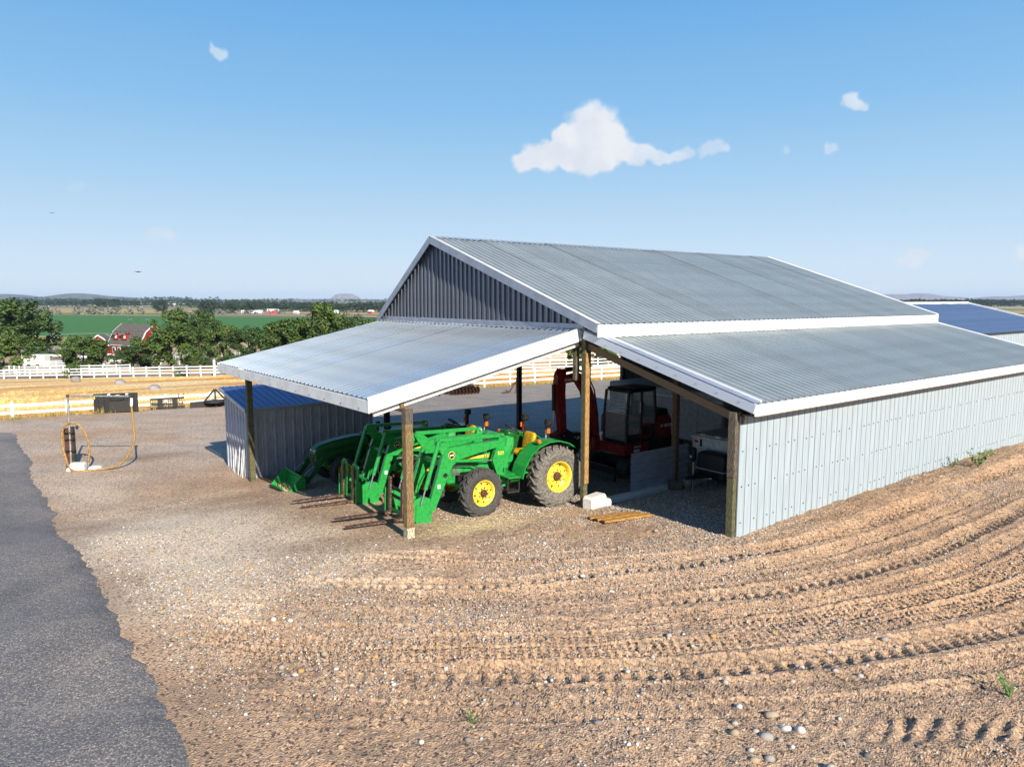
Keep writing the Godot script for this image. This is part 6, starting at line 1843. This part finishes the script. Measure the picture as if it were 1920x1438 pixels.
func build_stones():
	var meshes := []
	for i in 4: meshes.append(stone_mesh(40 + i))
	var sets := [["gravel_stones", 70000, 0.006, 0.014, -10.0, 13.0, -11.2, 9.0], ["gravel_stones", 26000, 0.008, 0.019, -9.6, 3.5, -5.2, 1.2], ["gravel_stones", 17000, 0.010, 0.027, -10.0, 11.0, -11.2, 6.0], ["gravel_stones", 10000, 0.010, 0.020, 0.3, 7.5, -4.2, 0.2]]
	var si := 0
	for s in sets:
		var mm := MultiMesh.new()
		mm.transform_format = MultiMesh.TRANSFORM_3D
		mm.use_colors = true
		mm.mesh = meshes[si]
		mm.instance_count = s[1]
		var k := 0
		var tries := 0
		while k < s[1] and tries < s[1] * 6:
			tries += 1
			var a := rng.randf_range(s[4], s[5])
			var b := rng.randf_range(s[6], s[7])
			var dens := clampf(0.42 + 2.6 * lumps.get_noise_2d(a * 18.0 + 200, b * 18.0), 0.04, 1.0)
			if rng.randf() > dens: continue
			var w := world_ab(a, b)
			if absf(w.x) > w.y * 0.78 + 1.0 or w.y < 6.0: continue
			var r := lerpf(s[2], s[3], pow(rng.randf(), 2.4))
			mm.set_instance_transform(k, Transform3D((Basis(Vector3.UP, rng.randf() * TAU) * Basis(Vector3.RIGHT, rng.randf_range(-0.5, 0.5))).scaled(Vector3(r, r, r) * rng.randf_range(0.8, 1.2)), Vector3(w.x, surface(a, b) + r * 0.25, -w.y)))
			var c: Color = STONE_COLS[rng.randi() % STONE_COLS.size()] * rng.randf_range(0.7, 1.05)
			if r < 0.012: c = c.lerp(Color(0.42, 0.32, 0.24), 0.4)
			mm.set_instance_color(k, c)
			k += 1
		mm.visible_instance_count = k
		var o := MultiMeshInstance3D.new()
		o.name = numbered(s[0])
		o.multimesh = mm
		o.material_override = M.stone
		add_child(o)
		o.set_meta("kind", "stuff")
		tag(o, ["fine gravel strewn over the yard and dirt", "gravel lying thick between the barn posts", "coarse pebbles scattered over the churned dirt", "dark gravel floor under the side lean-to"][si], "gravel")
		si += 1
	# cobbles large enough to pick up one by one
	var cols := []
	for c in STONE_COLS:
		var m: StandardMaterial3D = mat("cobble_%d" % cols.size(), (c * 0.8).linear_to_srgb(), 0.8)
		cols.append(m)
	for i in 230:
		var heap := i < 16
		var near := i < 150
		var a: float
		var b: float
		if heap:
			a = -5.35 + rng.randfn() * 0.32
			b = -8.75 + rng.randfn() * 0.28
		else:
			for tries in 40:
				var d := rng.randf_range(6.8, 10.0) if near else rng.randf_range(8.0, 16.0)
				var x := rng.randf_range(-0.36, 0.55) * d
				var q := to_ab(x, d)
				a = q.x
				b = q.y
				if a > -9.8 and b < 0.5 and (b < -4.9 or a < -0.4): break
		var r := rng.randf_range(0.03, 0.075) if heap else lerpf(0.016, 0.05, pow(rng.randf(), 1.8))
		var w := world_ab(a, b)
		var ci: int = [0, 2, 9, 5, 8][rng.randi() % 5] if heap else rng.randi() % cols.size()
		var hue: String = ["buff", "brown-grey", "light grey", "rust-brown", "black", "sandy", "dark brown", "orange", "mid-grey", "white"][ci]
		var big := "larger" if r > 0.034 else "small"
		var side: float = w.x / w.y
		var zone := "left" if side < -0.1 else ("middle" if side < 0.22 else "right")
		var label := "%s cobble in the heap at the picture's lower right" % hue if heap else ("%s %s cobble on the nearest dirt, %s part" % [big, hue, zone] if near else "%s %s cobble farther off towards the barn, %s part" % [big, hue, zone])
		var m: Material = cols[ci]
		solo("cobble", meshes[rng.randi() % 4], m, label, "stone", Transform3D((Basis(Vector3.UP, rng.randf() * TAU) * Basis(Vector3.RIGHT, rng.randf_range(-0.3, 0.3))).scaled(Vector3(r * rng.randf_range(0.9, 1.4), r, r)), Vector3(w.x, surface(a, b) + r * 0.3, -w.y)), "cobble heap" if heap else ("cobbles on the near dirt" if near else "cobbles farther off"))

func blades(count: int, h0: float, h1: float, spread: float, wide: float) -> G:
	var g := G.new()
	for i in count:
		var an := rng.randf() * TAU
		var p := Vector3(cos(an), 0, sin(an)) * spread * rng.randf()
		var h := rng.randf_range(h0, h1)
		var q := p + Vector3(cos(an) * h * 0.35, h, sin(an) * h * 0.35)
		var s := Vector3(-sin(an), 0, cos(an)) * wide
		g.tri(p - s, p + s, q)
	return g

func stuff(called: String, label: String, category: String, mm: MultiMesh, m: Material):
	var o := MultiMeshInstance3D.new()
	o.name = numbered(called)
	o.multimesh = mm
	o.material_override = m
	add_child(o)
	o.set_meta("kind", "stuff")
	tag(o, label, category)

func build_plants():
	var mm := MultiMesh.new()
	mm.transform_format = MultiMesh.TRANSFORM_3D
	mm.use_colors = true
	mm.mesh = blades(9, 0.10, 0.28, 0.25, 0.02).mesh()
	mm.instance_count = 15000
	for i in 15000:
		var b := 31.6 + 55.0 * pow(rng.randf(), 1.5)
		var a := rng.randf_range(-20, 62)
		var w := world_ab(a, b)
		var s := rng.randf_range(0.6, 1.3)
		var n := lumps.get_noise_2d(a * 1.2, b * 9.0)
		mm.set_instance_transform(i, Transform3D(Basis(Vector3.UP, rng.randf() * TAU).scaled(Vector3(s, s, s)), land(w.x, w.y, -0.03)))
		var c := Color(0.76, 0.53, 0.19).lerp(Color(0.56, 0.27, 0.06), clampf(0.45 + n * 2.2 + rng.randf_range(-0.2, 0.2), 0, 1))
		if rng.randf() < 0.05: c = Color(0.25, 0.26, 0.08)
		mm.set_instance_color(i, c)
	stuff("dry_grass_tufts", "golden dry grass covering the slope beyond the near fence", "grass", mm, M.grass_blade)
	# straw by the front wheel
	var g := G.new()
	for i in 1500:
		var a := -3.0 + rng.randfn() * 0.85
		var b := 0.05 + rng.randfn() * 0.38
		var w := world_ab(a, b)
		var p := Vector3(w.x, surface(a, b) + 0.006 + rng.randf() * 0.012, -w.y)
		var an := rng.randf() * TAU
		var l := rng.randf_range(0.04, 0.12)
		var d := Vector3(cos(an), rng.randf_range(-0.05, 0.2), sin(an)) * l
		g.tube([p, p + d], [0.0028, 0.002], 3, false)
	var st := part(numbered("straw"), g, M.dry_hay, self)
	st.set_meta("kind", "stuff")
	tag(st, "loose straw strewn on the gravel around the front wheel", "straw")
	# dry twigs along the foot of the long wall
	g = G.new()
	for i in 520:
		var a := rng.randf_range(0.8, 13.5)
		var b := -4.75 - absf(rng.randfn()) * 0.42
		var w := world_ab(a, b)
		var p := Vector3(w.x, surface(a, b) + 0.008, -w.y)
		var an := rng.randf() * TAU
		var l := rng.randf_range(0.08, 0.32)
		var d := Vector3(cos(an), rng.randf_range(0.0, 0.35), sin(an)) * l
		g.tube([p, p + d * 0.5 + Vector3(0, 0.01, 0), p + d], [0.004, 0.0035, 0.002], 4, false)
	st = part(numbered("dry_twigs"), g, M.twig, self)
	st.set_meta("kind", "stuff")
	tag(st, "dry broken twigs along the foot of the pale wall", "twigs")
	# stalks of dead weed out on the dirt
	for q in [[9.9, 12.6, 0.5, "bleached dead stalk on the dirt at the right"], [8.6, 13.2, 0.42, "thin dead stalk left of the taller one"], [12.4, 15.4, 0.5, "dead stalk farthest along the wall"]]:
		g = G.new()
		for i in 5:
			var an := rng.randf() * TAU
			g.tube([Vector3.ZERO, Vector3(cos(an) * 0.06, q[2] * 0.5, sin(an) * 0.06), Vector3(cos(an) * 0.2, q[2] * rng.randf_range(0.7, 1.0), sin(an) * 0.2)], [0.006, 0.004, 0.002], 4, false)
		var ab := to_ab(q[0], q[1])
		solo("dead_stalk", g, M.dry_hay, q[3], "stalk", Transform3D(Basis(), Vector3(q[0], surface(ab.x, ab.y), -q[1])))
	# green weeds
	for q in [[-0.44, 7.43, 0.16, 22, "small green weed alone on the near dirt"], [5.86, 7.95, 0.30, 40, "green weed at the right edge of the picture"], [12.75, 19.2, 0.55, 70, "tall green weed against the long pale wall"], [12.1, 19.3, 0.35, 40, "smaller weed left of the tall one by wall"], [13.9, 20.4, 0.3, 30, "weed at the wall near the picture's right edge"]]:
		var ab := to_ab(q[0], q[1])
		var t := thing("weed", q[4], "weed", Transform3D(Basis(), Vector3(q[0], surface(ab.x, ab.y) - 0.01, -q[1])))
		var sg := G.new()
		var lg := G.new()
		for i in 7:
			var an := rng.randf() * TAU
			var top := Vector3(cos(an) * q[2] * 0.45, q[2] * rng.randf_range(0.6, 1.0), sin(an) * q[2] * 0.45)
			sg.tube([Vector3.ZERO, top * 0.5 + Vector3(0, 0.03, 0), top], [0.006, 0.004, 0.002], 4, false)
			for k in int(q[3] / 7.0):
				leaf(lg, top * rng.randf_range(0.3, 1.0) + Vector3(rng.randfn(), rng.randfn(), rng.randfn()) * q[2] * 0.07, q[2] * 0.10, Vector3.UP)
		part("stem", sg, M.weed_leaf, t)
		part("foliage", lg, M.weed_leaf, t)
	# weeds along the near fence
	mm = MultiMesh.new()
	mm.transform_format = MultiMesh.TRANSFORM_3D
	mm.use_colors = true
	mm.mesh = blades(12, 0.15, 0.4, 0.3, 0.02).mesh()
	mm.instance_count = 900
	for i in 900:
		var a := rng.randf_range(-16, 45)
		var b := 30.7 + rng.randfn() * 0.35
		var w := world_ab(a, b)
		var s := rng.randf_range(0.4, 1.2)
		mm.set_instance_transform(i, Transform3D(Basis(Vector3.UP, rng.randf() * TAU).scaled(Vector3(s, s, s)), land(w.x, w.y, 0.0)))
		mm.set_instance_color(i, Color(0.46, 0.30, 0.10).lerp(Color(0.22, 0.24, 0.07), rng.randf() * 0.9))
	stuff("fence_weeds", "scruffy weeds along the foot of the near white fence", "weeds", mm, M.grass_blade)
	# birds
	for q in [[-47.5, 92.0, 8.5, 0.5, "small dark bird gliding over the fields near horizon"], [-78.0, 124.0, 19.6, 0.35, "tiny dark bird high at the left edge"]]:
		var t := thing("bird", q[4], "bird", Transform3D(Basis(Vector3.UP, 0.3), Vector3(q[0], q[2], -q[1])))
		part("body", G.new().pillow(Vector3.ZERO, Vector3(0.4, 0.14, 0.14) * q[3] * 2.0, Basis(), 0.9), M.bird_feather, t)
		for s in [-1.0, 1.0]:
			part("wing", G.new().prism([Vector2(0.0, 0.0), Vector2(s * 0.35, 0.10), Vector2(s * 0.62, 0.04), Vector2(s * 0.35, 0.03)].map(func(v): return v * q[3] * 1.6), -0.10, 0.10), M.bird_feather, t)

# ---------- sky ----------
func build_sky() -> Sky:
	var w := 4096
	var h := 2048
	var im := Image.create(w, h, false, Image.FORMAT_RGB8)
	var stops := [[-90.0, Color(0.40, 0.36, 0.32)], [-3.0, Color(0.55, 0.53, 0.50)], [-0.4, Color(0.84, 0.89, 0.94)], [0.0, Color(0.845, 0.905, 0.955)], [3.0, Color(0.80, 0.885, 0.955)], [8.0, Color(0.68, 0.82, 0.935)], [14.0, Color(0.545, 0.745, 0.915)], [22.0, Color(0.42, 0.665, 0.885)], [32.0, Color(0.34, 0.59, 0.84)], [60.0, Color(0.27, 0.48, 0.74)], [90.0, Color(0.22, 0.41, 0.68)]]
	var tone := func(el: float) -> Color:
		for i in stops.size() - 1:
			if el <= stops[i + 1][0]:
				return stops[i][1].lerp(stops[i + 1][1], clampf((el - stops[i][0]) / (stops[i + 1][0] - stops[i][0]), 0, 1))
		return stops[-1][1]
	for j in h:
		im.fill_rect(Rect2i(0, j, w, 1), tone.call(90.0 - 180.0 * (j + 0.5) / h))
	var f := FastNoiseLite.new()
	f.noise_type = FastNoiseLite.TYPE_SIMPLEX_SMOOTH
	f.frequency = 0.35
	f.fractal_octaves = 5
	f.seed = 77
	# fair-weather clouds: bearing, height, half width, half height in degrees, thickness
	var puffs := [
		[[6.1, 12.5, 2.6, 2.5, 1.0], [5.1, 11.6, 2.4, 1.9, 1.0], [2.6, 10.9, 2.6, 1.3, 1.0], [1.2, 10.5, 1.6, 0.8, 0.9], [7.6, 11.6, 2.0, 1.8, 1.0], [9.6, 11.0, 1.8, 0.9, 0.85], [11.6, 10.6, 1.6, 0.65, 0.75], [13.0, 10.7, 0.9, 0.6, 0.55], [6.0, 10.2, 2.2, 1.0, 0.95], [3.8, 12.2, 1.0, 1.0, 0.8]],
		[[14.9, 11.3, 0.7, 0.5, 0.55], [15.6, 11.1, 0.7, 0.6, 0.55], [14.3, 10.9, 0.5, 0.4, 0.4]],
		[[24.6, 13.6, 0.9, 0.55, 0.8], [25.0, 13.2, 0.6, 0.4, 0.7]],
		[[23.3, 10.6, 0.5, 0.35, 0.5]], [[20.4, 10.7, 0.5, 0.3, 0.3]],
		[[-21.2, 17.0, 0.75, 0.45, 0.65], [-21.6, 17.2, 0.4, 0.35, 0.6]],
		[[-25.8, 4.6, 1.2, 0.5, 0.35]], [[-30.5, 7.5, 0.9, 0.4, 0.14]],
		[[29.0, 2.9, 1.2, 0.7, 0.6], [28.5, 2.6, 1.0, 0.5, 0.5]], [[27.5, 0.7, 2.0, 0.6, 0.35]], [[36.0, 2.8, 1.6, 0.9, 0.6]], [[-12.0, 2.0, 3.0, 0.5, 0.12]],
		[[62.0, 9.0, 3.0, 1.5, 0.8], [65.0, 8.4, 2.4, 1.1, 0.8]], [[-80.0, 14.0, 2.4, 1.2, 0.8], [-77.0, 13.6, 1.8, 0.9, 0.7]], [[120.0, 20.0, 3.0, 1.4, 0.7]], [[-140.0, 12.0, 3.2, 1.4, 0.7], [-137.0, 11.4, 2.4, 1.1, 0.7]], [[175.0, 30.0, 3.0, 1.2, 0.5]]]
	for cl in puffs:
		var lo := Vector2(1e9, 1e9)
		var hi := -lo
		for e in cl:
			lo = lo.min(Vector2(e[0] - e[2] * 1.7 - 0.6, e[1] - e[3] * 1.7 - 0.6))
			hi = hi.max(Vector2(e[0] + e[2] * 1.7 + 0.6, e[1] + e[3] * 1.7 + 0.6))
		for j in range(int((90.0 - hi.y) / 180.0 * h), int((90.0 - lo.y) / 180.0 * h) + 1):
			for i in range(floori(lo.x / 360.0 * w), floori(hi.x / 360.0 * w) + 1):
				var az := (i + 0.5) / w * 360.0
				var el := 90.0 - 180.0 * (j + 0.5) / h
				var dx := f.get_noise_2d(az * 1.6 + 300.0, el * 1.6) * 0.55
				var dy := f.get_noise_2d(az * 1.6, el * 1.6 + 500.0) * 0.45
				var den := 0.0
				var thick := 0.0
				for e in cl:
					var q := 1.0 - Vector2((az + dx - e[0]) / e[2], (el + dy - e[1]) / e[3]).length()
					if q > 0:
						den += q * 1.5
						thick = maxf(thick, e[4])
				if den <= 0: continue
				den += f.get_noise_2d(az * 3.0, el * 3.0) * 0.14
				var al := smoothstep(0.0, 0.6, den) * thick * 0.95
				if al <= 0: continue
				var white := Color(0.925, 0.93, 0.95).lerp(Color(0.86, 0.885, 0.925), clampf(0.4 + f.get_noise_2d(az * 0.9 + 50.0, el * 0.9) * 1.2, 0, 1))
				var ii := posmod(i, w)
				im.set_pixel(ii, j, im.get_pixel(ii, j).lerp(white, al))
	var p := PanoramaSkyMaterial.new()
	p.panorama = ImageTexture.create_from_image(im)
	p.energy_multiplier = 1.0
	var s := Sky.new()
	s.sky_material = p
	return s
